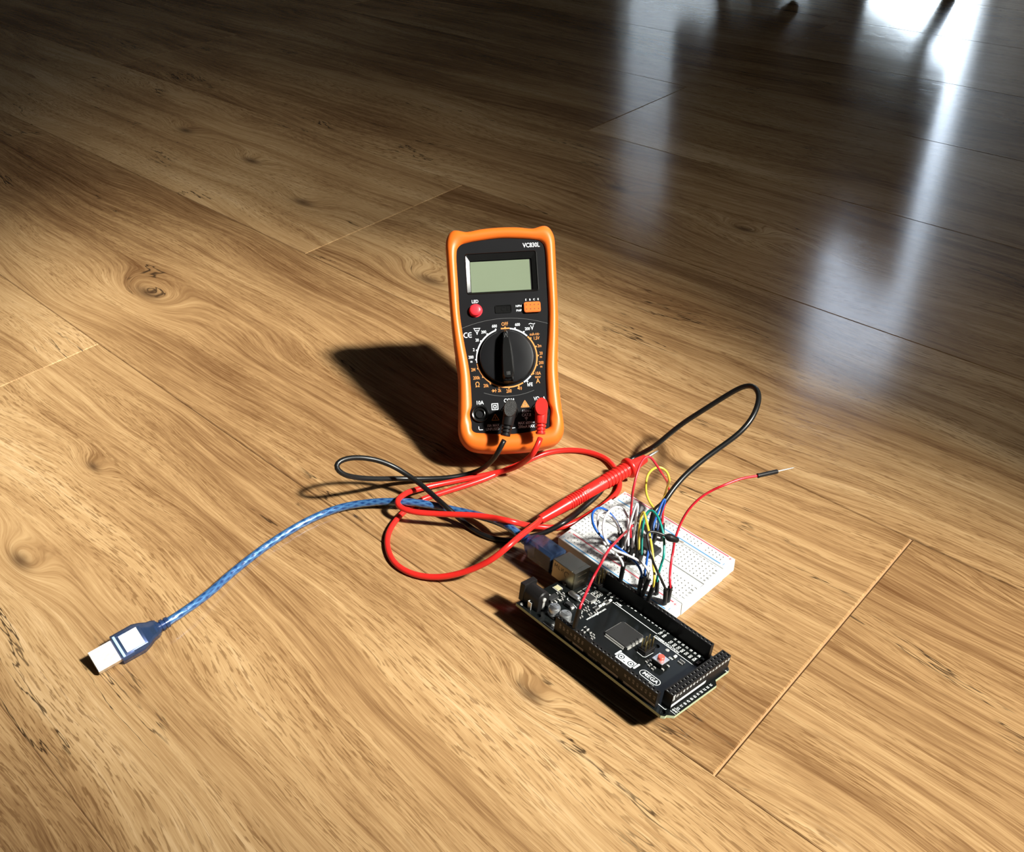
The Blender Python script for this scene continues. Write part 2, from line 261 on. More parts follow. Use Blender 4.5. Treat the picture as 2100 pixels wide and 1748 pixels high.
M['black_rough'] = mat('black_textured_plastic', (0.018, 0.017, 0.016), 0.45, bump=0.9, bscale=2600)
M['lcd'] = mat('lcd_glass', (0.165, 0.20, 0.135), 0.22, var=0.02)
M['red_button'] = mat('red_button', (0.80, 0.03, 0.045), 0.38)
M['red'] = mat('red_cable_plastic', (0.62, 0.020, 0.015), 0.30, var=0.05)
M['red_wire'] = mat('red_wire_insulation', (0.58, 0.016, 0.03), 0.33)
M['black_cable'] = mat('black_cable_pvc', (0.006, 0.006, 0.006), 0.36)
M['white_ink'] = mat('white_ink', (0.78, 0.82, 0.86), 0.5)
M['orange_ink'] = mat('orange_ink', (0.60, 0.235, 0.055), 0.5)
M['grey_ink'] = mat('grey_ink', (0.10, 0.10, 0.10), 0.45)
M['bread'] = mat('breadboard_plastic', (0.52, 0.525, 0.52), 0.42, sss=0.0)
M['hole'] = mat('dark_socket', (0.012, 0.011, 0.010), 0.6)
M['bread_hole'] = mat('breadboard_hole', (0.46, 0.46, 0.455), 0.6)
M['red_print'] = mat('red_print', (0.52, 0.07, 0.10), 0.5)
M['blue_print'] = mat('blue_print', (0.06, 0.24, 0.46), 0.5)
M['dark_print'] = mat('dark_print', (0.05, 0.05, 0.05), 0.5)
M['pcb'] = mat('black_solder_mask', (0.005, 0.006, 0.006), 0.30, spec=0.3, var=0.2)
M['fr4'] = mat('board_edge_fibreglass', (0.34, 0.39, 0.25), 0.5)
M['silk'] = mat('silkscreen', (0.80, 0.83, 0.82), 0.5)
M['steel'] = mat('plated_steel', (0.33, 0.30, 0.235), 0.30, 1.0, bump=0.03)
M['bright_steel'] = mat('bright_steel', (0.80, 0.79, 0.77), 0.33, 1.0)
M['tin'] = mat('tinned_leads', (0.72, 0.71, 0.68), 0.45, 0.6)
M['gold'] = mat('gold_pins', (0.62, 0.47, 0.20), 0.30, 1.0)
M['alu'] = mat('capacitor_aluminium', (0.74, 0.75, 0.76), 0.33, 0.9)
M['epoxy'] = mat('chip_epoxy', (0.020, 0.020, 0.020), 0.5, bump=0.05, bscale=5000)
M['ceramic'] = mat('resistor_ceramic', (0.72, 0.70, 0.62), 0.45)
M['led'] = mat('led_lens', (0.85, 0.86, 0.78), 0.3)
M['sticker'] = mat('fuse_top', (0.40, 0.37, 0.22), 0.4)
M['wire_white'] = mat('white_wire_insulation', (0.82, 0.81, 0.82), 0.35)
M['wire_blue'] = mat('blue_wire_insulation', (0.012, 0.085, 0.36), 0.33)
M['wire_yellow'] = mat('yellow_wire_insulation', (0.74, 0.55, 0.055), 0.35)
M['wire_green'] = mat('green_wire_insulation', (0.008, 0.24, 0.20), 0.33)
M['wire_black'] = mat('black_wire_insulation', (0.010, 0.009, 0.009), 0.36)
M['wire_red'] = M['red_wire']
M['wall'] = mat('wall_paint', (0.16, 0.15, 0.14), 0.8)
M['frame'] = mat('window_frame_paint', (0.55, 0.55, 0.55), 0.5)
M['chair'] = mat('black_leatherette', (0.012, 0.012, 0.012), 0.4, bump=0.1, bscale=300)
M['core'] = mat('fibreboard_core', (0.42, 0.24, 0.11), 0.8, var=0.2, vscale=60)

def node(t, typ, **kw):
    n = t.nodes.new(typ)
    for k, v in kw.items(): setattr(n, k, v)
    return n
def math_(t, op, a, b=None, c=None, clamp=False):
    n = t.nodes.new('ShaderNodeMath'); n.operation = op; n.use_clamp = clamp
    for i, v in enumerate((a, b, c)):
        if v is None: continue
        if isinstance(v, (int, float)): n.inputs[i].default_value = v
        else: t.links.new(v, n.inputs[i])
    return n.outputs[0]
def wood_material():
    m = bpy.data.materials.new('oak_laminate'); m.use_nodes = True; t = m.node_tree; b = t.nodes['Principled BSDF']
    tc = node(t, 'ShaderNodeTexCoord'); sep = node(t, 'ShaderNodeSeparateXYZ'); t.links.new(tc.outputs['Object'], sep.inputs[0])
    u, v = sep.outputs[0], sep.outputs[1]
    at = node(t, 'ShaderNodeAttribute', attribute_type='OBJECT', attribute_name='seed'); sd = node(t, 'ShaderNodeSeparateXYZ'); t.links.new(at.outputs['Vector'], sd.inputs[0])
    def noise(uu, vv, su, sv, detail=3, rough=0.55, dist=0.0, zo=0.0):
        cmb = node(t, 'ShaderNodeCombineXYZ')
        t.links.new(math_(t, 'MULTIPLY_ADD', uu, su, sd.outputs[0]), cmb.inputs[0]); t.links.new(math_(t, 'MULTIPLY_ADD', vv, sv, sd.outputs[1]), cmb.inputs[1])
        t.links.new(math_(t, 'ADD', sd.outputs[2], zo), cmb.inputs[2])
        n = node(t, 'ShaderNodeTexNoise'); n.inputs['Scale'].default_value = 1.0; n.inputs['Detail'].default_value = detail; n.inputs['Roughness'].default_value = rough; n.inputs['Distortion'].default_value = dist
        t.links.new(cmb.outputs[0], n.inputs['Vector']); return n.outputs['Fac']
    def sm(x, a, bb, lo=0.0, hi=1.0):
        n = node(t, 'ShaderNodeMapRange'); n.interpolation_type = 'SMOOTHSTEP'
        n.inputs[1].default_value = a; n.inputs[2].default_value = bb; n.inputs[3].default_value = lo; n.inputs[4].default_value = hi
        t.links.new(x, n.inputs[0]); return n.outputs[0]
    # grain direction drifts, and flows round the knots
    v1 = math_(t, 'MULTIPLY_ADD', math_(t, 'SUBTRACT', noise(u, v, 2.4, 8.0, 2, 0.5, 0.0, 3.1), 0.5), 0.085, v)
    v1 = math_(t, 'MULTIPLY_ADD', math_(t, 'SUBTRACT', noise(u, v, 11.0, 40.0, 2, 0.5, 0.0, 7.7), 0.5), 0.0045, v1)
    kn = None
    for nm in ('knot_a', 'knot_b', 'knot_c'):
        ka = node(t, 'ShaderNodeAttribute', attribute_type='OBJECT', attribute_name=nm); ks = node(t, 'ShaderNodeSeparateXYZ'); t.links.new(ka.outputs['Vector'], ks.inputs[0])
        r = math_(t, 'MAXIMUM', ks.outputs[2], 0.0001)
        du = math_(t, 'DIVIDE', math_(t, 'SUBTRACT', u, ks.outputs[0]), math_(t, 'MULTIPLY', r, 2.6)); dv = math_(t, 'DIVIDE', math_(t, 'SUBTRACT', v, ks.outputs[1]), r)
        d2 = math_(t, 'ADD', math_(t, 'MULTIPLY', du, du), math_(t, 'MULTIPLY', dv, dv))
        g = math_(t, 'EXPONENT', math_(t, 'MULTIPLY', d2, -0.55))
        v1 = math_(t, 'ADD', v1, math_(t, 'MULTIPLY', math_(t, 'MULTIPLY', g, r), 1.7))
        core = math_(t, 'EXPONENT', math_(t, 'MULTIPLY', d2, -5.0))
        kn = core if kn is None else math_(t, 'MAXIMUM', kn, core)
    A = noise(u, v1, 1.1, 34.0, 4, 0.6, 0.0, 0.0)
    Bn = noise(u, v1, 3.4, 190.0, 3, 0.6, 0.0, 11.0)
    F = noise(u, v1, 22.0, 900.0, 3, 0.6, 0.0, 5.0)
    G = noise(u, v1, 60.0, 2400.0, 2, 0.6, 0.0, 15.0)
    patch = noise(u, v, 3.2, 11.0, 3, 0.5, 0.0, 21.0)
    tone = math_(t, 'MULTIPLY_ADD', A, 0.40, math_(t, 'MULTIPLY_ADD', Bn, 0.30, math_(t, 'MULTIPLY_ADD', F, 0.36, math_(t, 'MULTIPLY_ADD', patch, 0.44, math_(t, 'MULTIPLY', math_(t, 'SUBTRACT', G, 0.5), 0.22)))))
    tone = math_(t, 'ADD', tone, sd.outputs[2] if False else math_(t, 'MULTIPLY', math_(t, 'SUBTRACT', math_(t, 'FRACT', sd.outputs[0]), 0.5), 0.10))
    cr = node(t, 'ShaderNodeValToRGB'); e = cr.color_ramp.elements
    e[0].position = 0.54; e[0].color = (0.125, 0.057, 0.021, 1); e[1].position = 0.98; e[1].color = (0.58, 0.395, 0.215, 1)
    for pos, c in ((0.655, (0.235, 0.128, 0.054, 1)), (0.745, (0.345, 0.203, 0.090, 1)), (0.84, (0.44, 0.277, 0.130, 1))):
        x = e.new(pos); x.color = c
    t.links.new(tone, cr.inputs[0])
    # short dark pores
    pores = math_(t, 'MULTIPLY', sm(noise(u, v1, 95.0, 1350.0, 2, 0.5, 0.0, 2.0), 0.54, 0.63), sm(noise(u, v1, 5.0, 40.0, 2, 0.5, 0.0, 9.0), 0.30, 0.60))
    # long fine cracks
    cn = noise(u, v1, 2.0, 24.0, 6, 0.62, 0.0, 31.0)
    crack = math_(t, 'MULTIPLY', sm(math_(t, 'ABSOLUTE', math_(t, 'SUBTRACT', cn, 0.5)), 0.001, 0.0065, 1.0, 0.0), sm(noise(u, v, 8.0, 18.0, 3, 0.6, 0.0, 41.0), 0.54, 0.64))
    # dark figure blotches following the grain
    blot = math_(t, 'MULTIPLY', sm(noise(u, v1, 13.0, 120.0, 4, 0.7, 0.0, 51.0), 0.52, 0.72), sm(noise(u, v, 3.4, 10.0, 3, 0.55, 0.0, 61.0), 0.50, 0.66))
    def mixc(fac, a, col, k=1.0):
        mx = node(t, 'ShaderNodeMix', data_type='RGBA'); t.links.new(math_(t, 'MULTIPLY', fac, k), mx.inputs['Factor']); t.links.new(a, mx.inputs['A']); mx.inputs['B'].default_value = (*col, 1); return mx.outputs['Result']
    c = mixc(pores, cr.outputs[0], (0.13, 0.060, 0.020), 0.62)
    c = mixc(blot, c, (0.14, 0.066, 0.026), 0.75)
    c = mixc(crack, c, (0.030, 0.016, 0.008), 0.90)
    c = mixc(kn, c, (0.060, 0.030, 0.014), 0.80)
    t.links.new(c, b.inputs['Base Color'])
    rg = math_(t, 'MULTIPLY_ADD', F, 0.08, 0.10); t.links.new(rg, b.inputs['Roughness'])
    b.inputs['Specular IOR Level'].default_value = 0.42
    h = math_(t, 'SUBTRACT', math_(t, 'MULTIPLY', F, 0.5), math_(t, 'MULTIPLY_ADD', pores, 0.6, crack))
    bp = node(t, 'ShaderNodeBump'); bp.inputs['Strength'].default_value = 0.035; bp.inputs['Distance'].default_value = 0.0006
    t.links.new(h, bp.inputs['Height']); t.links.new(bp.outputs[0], b.inputs['Normal'])
    return m
M['wood'] = wood_material()
def usb_jacket():
    m = bpy.data.materials.new('blue_translucent_jacket'); m.use_nodes = True; t = m.node_tree; b = t.nodes['Principled BSDF']
    uvn = node(t, 'ShaderNodeUVMap'); sep = node(t, 'ShaderNodeSeparateXYZ'); t.links.new(uvn.outputs[0], sep.inputs[0])
    U, V = sep.outputs[0], sep.outputs[1]
    nz = node(t, 'ShaderNodeTexNoise'); nz.inputs['Scale'].default_value = 1.0; nz.inputs['Detail'].default_value = 2
    cm = node(t, 'ShaderNodeCombineXYZ'); t.links.new(math_(t, 'MULTIPLY', U, 0.35), cm.inputs[0]); t.links.new(math_(t, 'MULTIPLY', V, 9.0), cm.inputs[1]); t.links.new(cm.outputs[0], nz.inputs['Vector'])
    a = math_(t, 'SINE', math_(t, 'MULTIPLY', math_(t, 'ADD', math_(t, 'MULTIPLY', U, 0.12), math_(t, 'MULTIPLY', V, 5.0)), 2*PI))
    d = math_(t, 'SINE', math_(t, 'MULTIPLY', math_(t, 'SUBTRACT', math_(t, 'MULTIPLY', U, 0.12), math_(t, 'MULTIPLY', V, 5.0)), 2*PI))
    br = math_(t, 'MULTIPLY_ADD', math_(t, 'MAXIMUM', a, d), 0.45, math_(t, 'MULTIPLY', math_(t, 'SUBTRACT', nz.outputs['Fac'], 0.5), 1.6))
    fac = math_(t, 'MULTIPLY_ADD', br, 0.8, 0.25, clamp=True)
    mx = node(t, 'ShaderNodeMix', data_type='RGBA'); t.links.new(fac, mx.inputs['Factor']); mx.inputs['A'].default_value = (0.008, 0.035, 0.13, 1); mx.inputs['B'].default_value = (0.09, 0.25, 0.52, 1)
    t.links.new(mx.outputs['Result'], b.inputs['Base Color']); t.links.new(math_(t, 'MULTIPLY', fac, 0.55), b.inputs['Metallic'])
    b.inputs['Roughness'].default_value = 0.34; b.inputs['Coat Weight'].default_value = 1.0; b.inputs['Coat Roughness'].default_value = 0.12
    bp = node(t, 'ShaderNodeBump'); bp.inputs['Strength'].default_value = 0.5; bp.inputs['Distance'].default_value = 0.0004; t.links.new(fac, bp.inputs['Height']); t.links.new(bp.outputs[0], b.inputs['Normal'])
    return m
M['usb_jacket'] = usb_jacket()
def translucent(name, col, k):
    m = bpy.data.materials.new(name); m.use_nodes = True; t = m.node_tree; b = t.nodes['Principled BSDF']; out = t.nodes['Material Output']
    b.inputs['Base Color'].default_value = (*col, 1); b.inputs['Roughness'].default_value = 0.18; b.inputs['IOR'].default_value = 1.45; b.inputs['Coat Weight'].default_value = 0.6
    n = node(t, 'ShaderNodeTexNoise'); n.inputs['Scale'].default_value = 220; tc = node(t, 'ShaderNodeTexCoord'); t.links.new(tc.outputs['Object'], n.inputs['Vector'])
    t.links.new(math_(t, 'MULTIPLY_ADD', n.outputs['Fac'], 0.2, 0.1), b.inputs['Roughness'])
    tr = node(t, 'ShaderNodeBsdfTransparent'); tr.inputs[0].default_value = (0.50, 0.58, 0.85, 1)
    mx = node(t, 'ShaderNodeMixShader'); mx.inputs[0].default_value = k
    t.links.new(tr.outputs[0], mx.inputs[1]); t.links.new(b.outputs[0], mx.inputs[2]); t.links.new(mx.outputs[0], out.inputs[0])
    return m
M['blue_mold'] = translucent('blue_clear_moulding', (0.030, 0.055, 0.115), 0.50)
M['clear_plastic'] = translucent('clear_plastic', (0.7, 0.7, 0.66), 0.35)
def sheer(name, col, open_fac, tl=0.6):
    m = bpy.data.materials.new(name); m.use_nodes = True; t = m.node_tree; out = t.nodes['Material Output']; t.nodes.remove(t.nodes['Principled BSDF'])
    tc = node(t, 'ShaderNodeTexCoord'); n = node(t, 'ShaderNodeTexNoise'); n.inputs['Scale'].default_value = 3.0; t.links.new(tc.outputs['Object'], n.inputs['Vector'])
    df = node(t, 'ShaderNodeBsdfDiffuse'); df.inputs[0].default_value = (*col, 1); tl_ = node(t, 'ShaderNodeBsdfTranslucent'); tl_.inputs[0].default_value = (*col, 1)
    m1 = node(t, 'ShaderNodeMixShader'); m1.inputs[0].default_value = tl; t.links.new(df.outputs[0], m1.inputs[1]); t.links.new(tl_.outputs[0], m1.inputs[2])
    tr = node(t, 'ShaderNodeBsdfTransparent'); m2 = node(t, 'ShaderNodeMixShader')
    t.links.new(math_(t, 'MULTIPLY_ADD', n.outputs['Fac'], 0.1, open_fac-0.05), m2.inputs[0]); t.links.new(m1.outputs[0], m2.inputs[1]); t.links.new(tr.outputs[0], m2.inputs[2])
    t.links.new(m2.outputs[0], out.inputs[0]); return m
def graded_shade():
    # added unseen curtain; openness graded along and up it to shade the far floor
    m = bpy.data.materials.new('graded_shade_fabric'); m.use_nodes = True; t = m.node_tree; out = t.nodes['Material Output']; t.nodes.remove(t.nodes['Principled BSDF'])
    tc = node(t, 'ShaderNodeTexCoord'); sep = node(t, 'ShaderNodeSeparateXYZ'); t.links.new(tc.outputs['Object'], sep.inputs[0])
    mr = node(t, 'ShaderNodeMapRange'); mr.interpolation_type = 'SMOOTHSTEP'; mr.inputs[1].default_value = -0.15; mr.inputs[2].default_value = 0.56; mr.inputs[3].default_value = 0.25; mr.inputs[4].default_value = 0.01
    t.links.new(sep.outputs[1], mr.inputs[0])
    m2 = node(t, 'ShaderNodeMapRange'); m2.interpolation_type = 'SMOOTHSTEP'; m2.inputs[1].default_value = 1.35; m2.inputs[2].default_value = 1.95; m2.inputs[3].default_value = 0.22; m2.inputs[4].default_value = 1.0
    t.links.new(sep.outputs[2], m2.inputs[0]); opn = math_(t, 'MULTIPLY', mr.outputs[0], m2.outputs[0])
    df = node(t, 'ShaderNodeBsdfDiffuse'); df.inputs[0].default_value = (0.10, 0.08, 0.06, 1); tr = node(t, 'ShaderNodeBsdfTransparent'); mx = node(t, 'ShaderNodeMixShader')
    t.links.new(opn, mx.inputs[0]); t.links.new(df.outputs[0], mx.inputs[1]); t.links.new(tr.outputs[0], mx.inputs[2]); t.links.new(mx.outputs[0], out.inputs[0]); return m
M['sheer'] = graded_shade()
M['net'] = sheer('net_curtain_fabric', (0.46, 0.46, 0.44), 0.10, 0.30)
def glass():
    m = bpy.data.materials.new('window_glass'); m.use_nodes = True; t = m.node_tree; out = t.nodes['Material Output']; t.nodes.remove(t.nodes['Principled BSDF'])
    gl = node(t, 'ShaderNodeBsdfGlossy'); gl.inputs['Roughness'].default_value = 0.02; tr = node(t, 'ShaderNodeBsdfTransparent'); tr.inputs[0].default_value = (0.97, 0.985, 0.98, 1)
    lw = node(t, 'ShaderNodeFresnel'); lw.inputs[0].default_value = 1.45; mx = node(t, 'ShaderNodeMixShader')
    gm = node(t, 'ShaderNodeNewGeometry'); t.links.new(math_(t, 'MULTIPLY', lw.outputs[0], math_(t, 'SUBTRACT', 1.0, gm.outputs['Backfacing'])), mx.inputs[0]); t.links.new(tr.outputs[0], mx.inputs[1]); t.links.new(gl.outputs[0], mx.inputs[2]); t.links.new(mx.outputs[0], out.inputs[0]); return m
M['glass'] = glass()

# ------------------------------------------------------------ floor of planks
def struct(o): o['kind'] = 'structure'; return o
bm = bm_new(); box(bm, RX0*1000, RX1*1000, RY0*1000, RY1*1000, -40, -0.9)
floor = struct(obj('floor', bm, M['core'])); floor['label'] = 'wood laminate floor of long oak planks'
rng = random.Random(4)
tdir = Vector((math.cos(SEAM_ANGLE), math.sin(SEAM_ANGLE), 0)); ndir = Vector((-math.sin(SEAM_ANGLE), math.cos(SEAM_ANGLE), 0))
PL = 1285.0
KNOTS = KNOT_TABLE
def plank(row, a0):
    bm = bm_new(); g0, g1 = 0.17, 0.17
    ge = 0.65 if (row == 0 and abs(a0+111) < 1) or (row == 0 and abs(a0+PL+111) < 1) else 0.3
    L, Wd, ch = PL-2*ge, PLANK_W-g0-g1, 0.5
    zs = [(-6.0, 0.0), (-ch, 0.0), (0.0, ch)]
    rings = []
    for z, ins in zs:
        rings.append([bm.verts.new((x*S_, y*S_, z*S_)) for x, y in ((ins, ins), (L-ins, ins), (L-ins, Wd-ins), (ins, Wd-ins))])
    for a, b in zip(rings, rings[1:]):
        for i in range(4): bm.faces.new([a[i], a[(i+1) % 4], b[(i+1) % 4], b[i]])
    bm.faces.new(rings[-1])
    o3 = tdir*(a0+ge)+ndir*(SEAM_OFF+row*PLANK_W+g0)
    mw = Matrix.Rotation(SEAM_ANGLE, 4, 'Z'); mw.translation = o3*MM
    inv = mw.inverted()
    for co, no in (((RX0, 0, 0), (-1, 0, 0)), ((RX1, 0, 0), (1, 0, 0)), ((0, RY0, 0), (0, -1, 0)), ((0, RY1, 0), (0, 1, 0))):
        bmesh.ops.bisect_plane(bm, geom=bm.verts[:]+bm.edges[:]+bm.faces[:], plane_co=inv @ Vector(co), plane_no=(inv.to_3x3() @ Vector(no)), clear_outer=True)
    if len(bm.faces) == 0: bm.free(); return
    o = obj('plank', bm, M['wood'], floor); o.matrix_world = mw
    o['seed'] = [rng.uniform(0, 40), rng.uniform(0, 40), rng.uniform(0, 40)]
    ks = KNOTS.get((row, round(a0)), [])
    for i, nm in enumerate(('knot_a', 'knot_b', 'knot_c')):
        o[nm] = [float(c)*MM for c in ks[i]] if i < len(ks) else [9.0, 9.0, 0.0001]
for row in range(-14, 17):
    base = -111.0 if row % 2 == 0 else -682.0
    for k in range(-4, 4): plank(row, base+k*PL)

# ------------------------------------------------------------ room shell, outside the frame: it lets the sun and sky in
def wall_x(name, x0, x1, y0, y1, hole=None):
    bm = bm_new()
    if hole is None: box(bm, x0*1000, x1*1000, y0*1000, y1*1000, 0, RZ*1000)
    else:
        a, b, c, d = hole
        box(bm, x0*1000, x1*1000, y0*1000, a*1000, 0, RZ*1000); box(bm, x0*1000, x1*1000, b*1000, y1*1000, 0, RZ*1000)
        box(bm, x0*1000, x1*1000, a*1000, b*1000, 0, c*1000); box(bm, x0*1000, x1*1000, a*1000, b*1000, d*1000, RZ*1000)
    return struct(obj(name, bm, M['wall']))
wall_x('wall_left', RX0-0.12, RX0, RY0-0.12, RY1+0.12)
wall_x('wall_right', RX1, RX1+0.12, RY0-0.12, RY1+0.12, (SWY0, SWY1, SWZ0, SWZ1))
wall_x('wall_front', RX0, RX1, RY0-0.12, RY0)
bm = bm_new(); xs = [RX0]+[c for ab in BW for c in ab]+[RX1]
for i in range(0, len(xs), 2): box(bm, xs[i]*1000, xs[i+1]*1000, RY1*1000, (RY1+0.12)*1000, 0, RZ*1000)
for (a, b), (c, d) in zip(BW, BWZ):
    box(bm, a*1000, b*1000, RY1*1000, (RY1+0.12)*1000, 0, c*1000); box(bm, a*1000, b*1000, RY1*1000, (RY1+0.12)*1000, d*1000, RZ*1000)
struct(obj('wall_back', bm, M['wall']))
bm = bm_new(); box(bm, (RX0-0.12)*1000, (RX1+0.12)*1000, (RY0-0.12)*1000, (RY1+0.12)*1000, RZ*1000, RZ*1000+100)
struct(obj('ceiling', bm, M['wall']))
def window(name, axis, a, b, c, d, pos):
    """frame bars and a pane filling an opening"""
    r = struct(bpy.data.objects.new(name, None)); link(r)
    bm = bm_new(); f = 0.035 if axis == 'x' else 0.014
    def bb(p0, p1, z0, z1, h=0.03):
        if axis == 'x': box(bm, (pos-h)*1000, (pos+h)*1000, p0*1000, p1*1000, z0*1000, z1*1000)
        else: box(bm, p0*1000, p1*1000, (pos-h)*1000, (pos+h)*1000, z0*1000, z1*1000)
    bb(a, a+f, c, d); bb(b-f, b, c, d); bb(a+f, b-f, c, c+f); bb(a+f, b-f, d-f, d)
    obj('window_frame', bm, M['frame'], r)
    bm = bm_new(); bb(a+f, b-f, c+f, d-f, 0.003); obj('pane', bm, M['glass'], r)
    return r
window('window_1', 'x', SWY0, SWY1, SWZ0, SWZ1, RX1+0.06)
for i, ((a, b), (c, d)) in enumerate(zip(BW, BWZ)): window('door_1' if i == 2 else 'window_%d' % (i+2), 'y', a, b, c, d, RY1+0.06)
def curtain(name, label, axis, edge, p1, z0, z1, pos, amp, waves, m):
    """hanging cloth; edge lists (height, place of the free edge)"""
    bm = bm_new(); n, nz = 120, 40; cols = []
    def e_at(z):
        for (za, pa), (zb, pb) in zip(edge, edge[1:]):
            if za <= z <= zb: f = (z-za)/(zb-za); f = f*f*(3-2*f); return pa+(pb-pa)*f
        return edge[0][1] if z < edge[0][0] else edge[-1][1]
    for i in range(n+1):
        f = i/n; row = []
        for k in range(nz+1):
            z = z0+(z1-z0)*k/nz; p = e_at(z)+(p1-e_at(z))*f
            q = pos+amp*math.sin(f*waves*2*PI+0.4*math.sin(f*17)+z*0.3)
            row.append(bm.verts.new((q, p, z) if axis == 'x' else (p, q, z)))
        cols.append(row)
    for a, b in zip(cols, cols[1:]):
        for k in range(nz): bm.faces.new([a[k], b[k], b[k+1], a[k+1]])
    o = obj(name, bm, m, smooth=True); o['label'] = label; o['category'] = 'curtain'; return o
curtain('window_curtain', 'unseen brown curtain added partly across the sunny window to shade the far floor', 'x', [(1.30, -0.23), (1.46, -0.17), (1.53, -0.10), (1.62, -0.02), (1.79, -0.08), (1.92, -0.11), (2.01, -0.06), (2.10, -0.09), (2.16, -0.18), (2.22, -0.28), (2.5, -0.32)], SWY1+0.1, 0.9, 2.62, RX1-0.07, 0.018, 9, M['sheer'])  # added out of view; free edge shaped to outline the sun patch
curtain('net_curtain', 'white net curtain hanging across the narrow back windows', 'y', [(0, 0.36), (3, 0.36)], 1.02, 0.02, 1.2, RY1-0.06, 0.012, 14, M['net'])
# black armchair in front of the glass door
ch = thing('armchair', 'black leatherette armchair standing in front of the glass door', 'armchair', (0.620, 1.95, 0))
def blob(name, x0, x1, y0, y1, z0, z1, bev):
    bm = bm_new(); box(bm, x0, x1, y0, y1, z0, z1, 0, bev, 5); return obj(name, bm, M['chair'], ch, smooth=40)
blob('seat', -185, 205, -190, 200, 120, 330, 60)
blob('backrest', -185, 205, 120, 240, 300, 690, 50)
blob('armrest', -235, -165, -200, 220, 140, 640, 33); blob('armrest', 150, 215, -200, 220, 150, 640, 31)
for sx, sy in ((1, -1), (-1, -1), (1, 1), (-1, 1)):
    bm = bm_new(); pts = catmull([(130*sx+10, 120*sy, 150), (155*sx+4, 175*sy, 105), (150*sx, 230*sy, 60), (128*sx, 305*sy, 11)] if sy < 0 else [(130*sx, 110*sy, 150), (150*sx, 150*sy, 80), (160*sx, 170*sy, 11)], 8)
    tube(bm, pts, [17-6*i/(len(pts)-1) for i in range(len(pts))], 10); obj('leg', bm, M['chair'], ch, smooth=True)

# ------------------------------------------------------------ digital multimeter
# local frame: x across the face, y into the case, z up the face; origin at the lower front edge
S_ = MM*METER_SCALE
meter = thing('digital_multimeter', 'orange and black digital multimeter leaning back on the floor, dial at off', 'multimeter', Vector(METER_LOC)*MM)
meter.rotation_mode = 'XYZ'; meter.matrix_world = Matrix.Translation(Vector(METER_LOC)*MM) @ Matrix.Rotation(METER_YAW, 4, 'Z') @ Matrix.Rotation(-METER_LEAN, 4, 'X')
OUT = [(0, 0), (16, .7), (26.6, 2.9), (31.2, 6.6), (33.3, 10.9), (33.9, 15.2), (33.3, 26), (32.5, 40), (32.3, 50.5), (32.9, 60), (33.8, 70), (34.8, 85), (35.3, 100), (35.6, 115), (35.9, 130), (35.9, 140), (34.9, 144), (32.8, 147.6), (29.8, 149.0), (26.4, 148.4), (22.6, 147.2), (12, 148.6), (0, 149.1)]
PAN = [(0, 11.5), (16, 12.9), (23.6, 14.1), (24.9, 15.6), (24.9, 18.5), (24.9, 20.5), (25.5, 23), (25.7, 25.4), (25.3, 27.8), (24.3, 30), (24.0, 36), (24.3, 51), (25.3, 61), (26.8, 72), (28, 83), (28.7, 92), (28.9, 110), (28.9, 131), (28.2, 135), (25.8, 137.6), (21.5, 138.8), (12, 140), (0, 140.8)]
def resample(half, N=130, smooth=True):
    P = [Vector((x, y, 0)) for x, y in half]
    if smooth:
        mir = [Vector((-x, y, 0)) for x, y in half[1:3]]
        full = [mir[1], mir[0]]+P+[Vector((-half[-2][0], half[-2][1], 0)), Vector((-half[-3][0], half[-3][1], 0))]
        Q = catmull(full, 0.4)
        i0 = min(range(len(Q)//3), key=lambda i: abs(Q[i].x)); i1 = min(range(2*len(Q)//3, len(Q)), key=lambda i: abs(Q[i].x)); Q = Q[i0:i1+1]
    else: Q = P
    L = [0.0]
    for a, b in zip(Q, Q[1:]): L.append(L[-1]+(b-a).length)
    out = []; j = 0
    for k in range(N+1):
        s = L[-1]*k/N
        while j < len(L)-2 and L[j+1] < s: j += 1
        f = (s-L[j])/max(1e-9, L[j+1]-L[j]); p = Q[j].lerp(Q[j+1], f); out.append((p.x, p.y))
    out[0] = (0.0, out[0][1]); out[-1] = (0.0, out[-1][1])
    return out+[(-x, y) for x, y in reversed(out[1:-1])]
def inset(pts, d):
    n = len(pts); res = []
    for i in range(n):
        a, b, c = Vector(pts[i-1]), Vector(pts[i]), Vector(pts[(i+1) % n]); t = (c-a).normalized(); nn = Vector((-t.y, t.x)); p = b+nn*d; res.append((p.x, p.y))
    return res
outer, inner = resample(OUT), resample(PAN)
def mixp(f): return [(a[0]*(1-f)+b[0]*f, a[1]*(1-f)+b[1]*f) for a, b in zip(inner, outer)]
# boot: inner lip at the panel, rounded crest, side wall, rounded back
prof = [(mixp(0.0), 2.2), (mixp(0.02), 0.6), (mixp(0.16), -0.7), (mixp(0.36), -1.5), (mixp(0.55), -1.5), (mixp(0.74), -0.7), (mixp(0.88), 0.9), (mixp(0.965), 3.2), (mixp(1.0), 6.5),
        (inset(outer, 0.2), 12), (inset(outer, 0.8), 18), (inset(outer, 2.0), 23.5), (inset(outer, 3.6), 27), (inset(outer, 6.5), 29.6), (inset(outer, 11), 30.6)]
bm = bm_new(); rings = [[bm.verts.new((x*S_, d*S_, y*S_)) for x, y in pts] for pts, d in prof]
n = len(outer)
for a, b in zip(rings, rings[1:]):
    for i in range(n): bm.faces.new([a[i], a[(i+1) % n], b[(i+1) % n], b[i]])
bm.faces.new(rings[-1])
bmesh.ops.recalc_face_normals(bm, faces=bm.faces[:])
obj('rubber_boot', bm, M['orange'], meter, smooth=60)
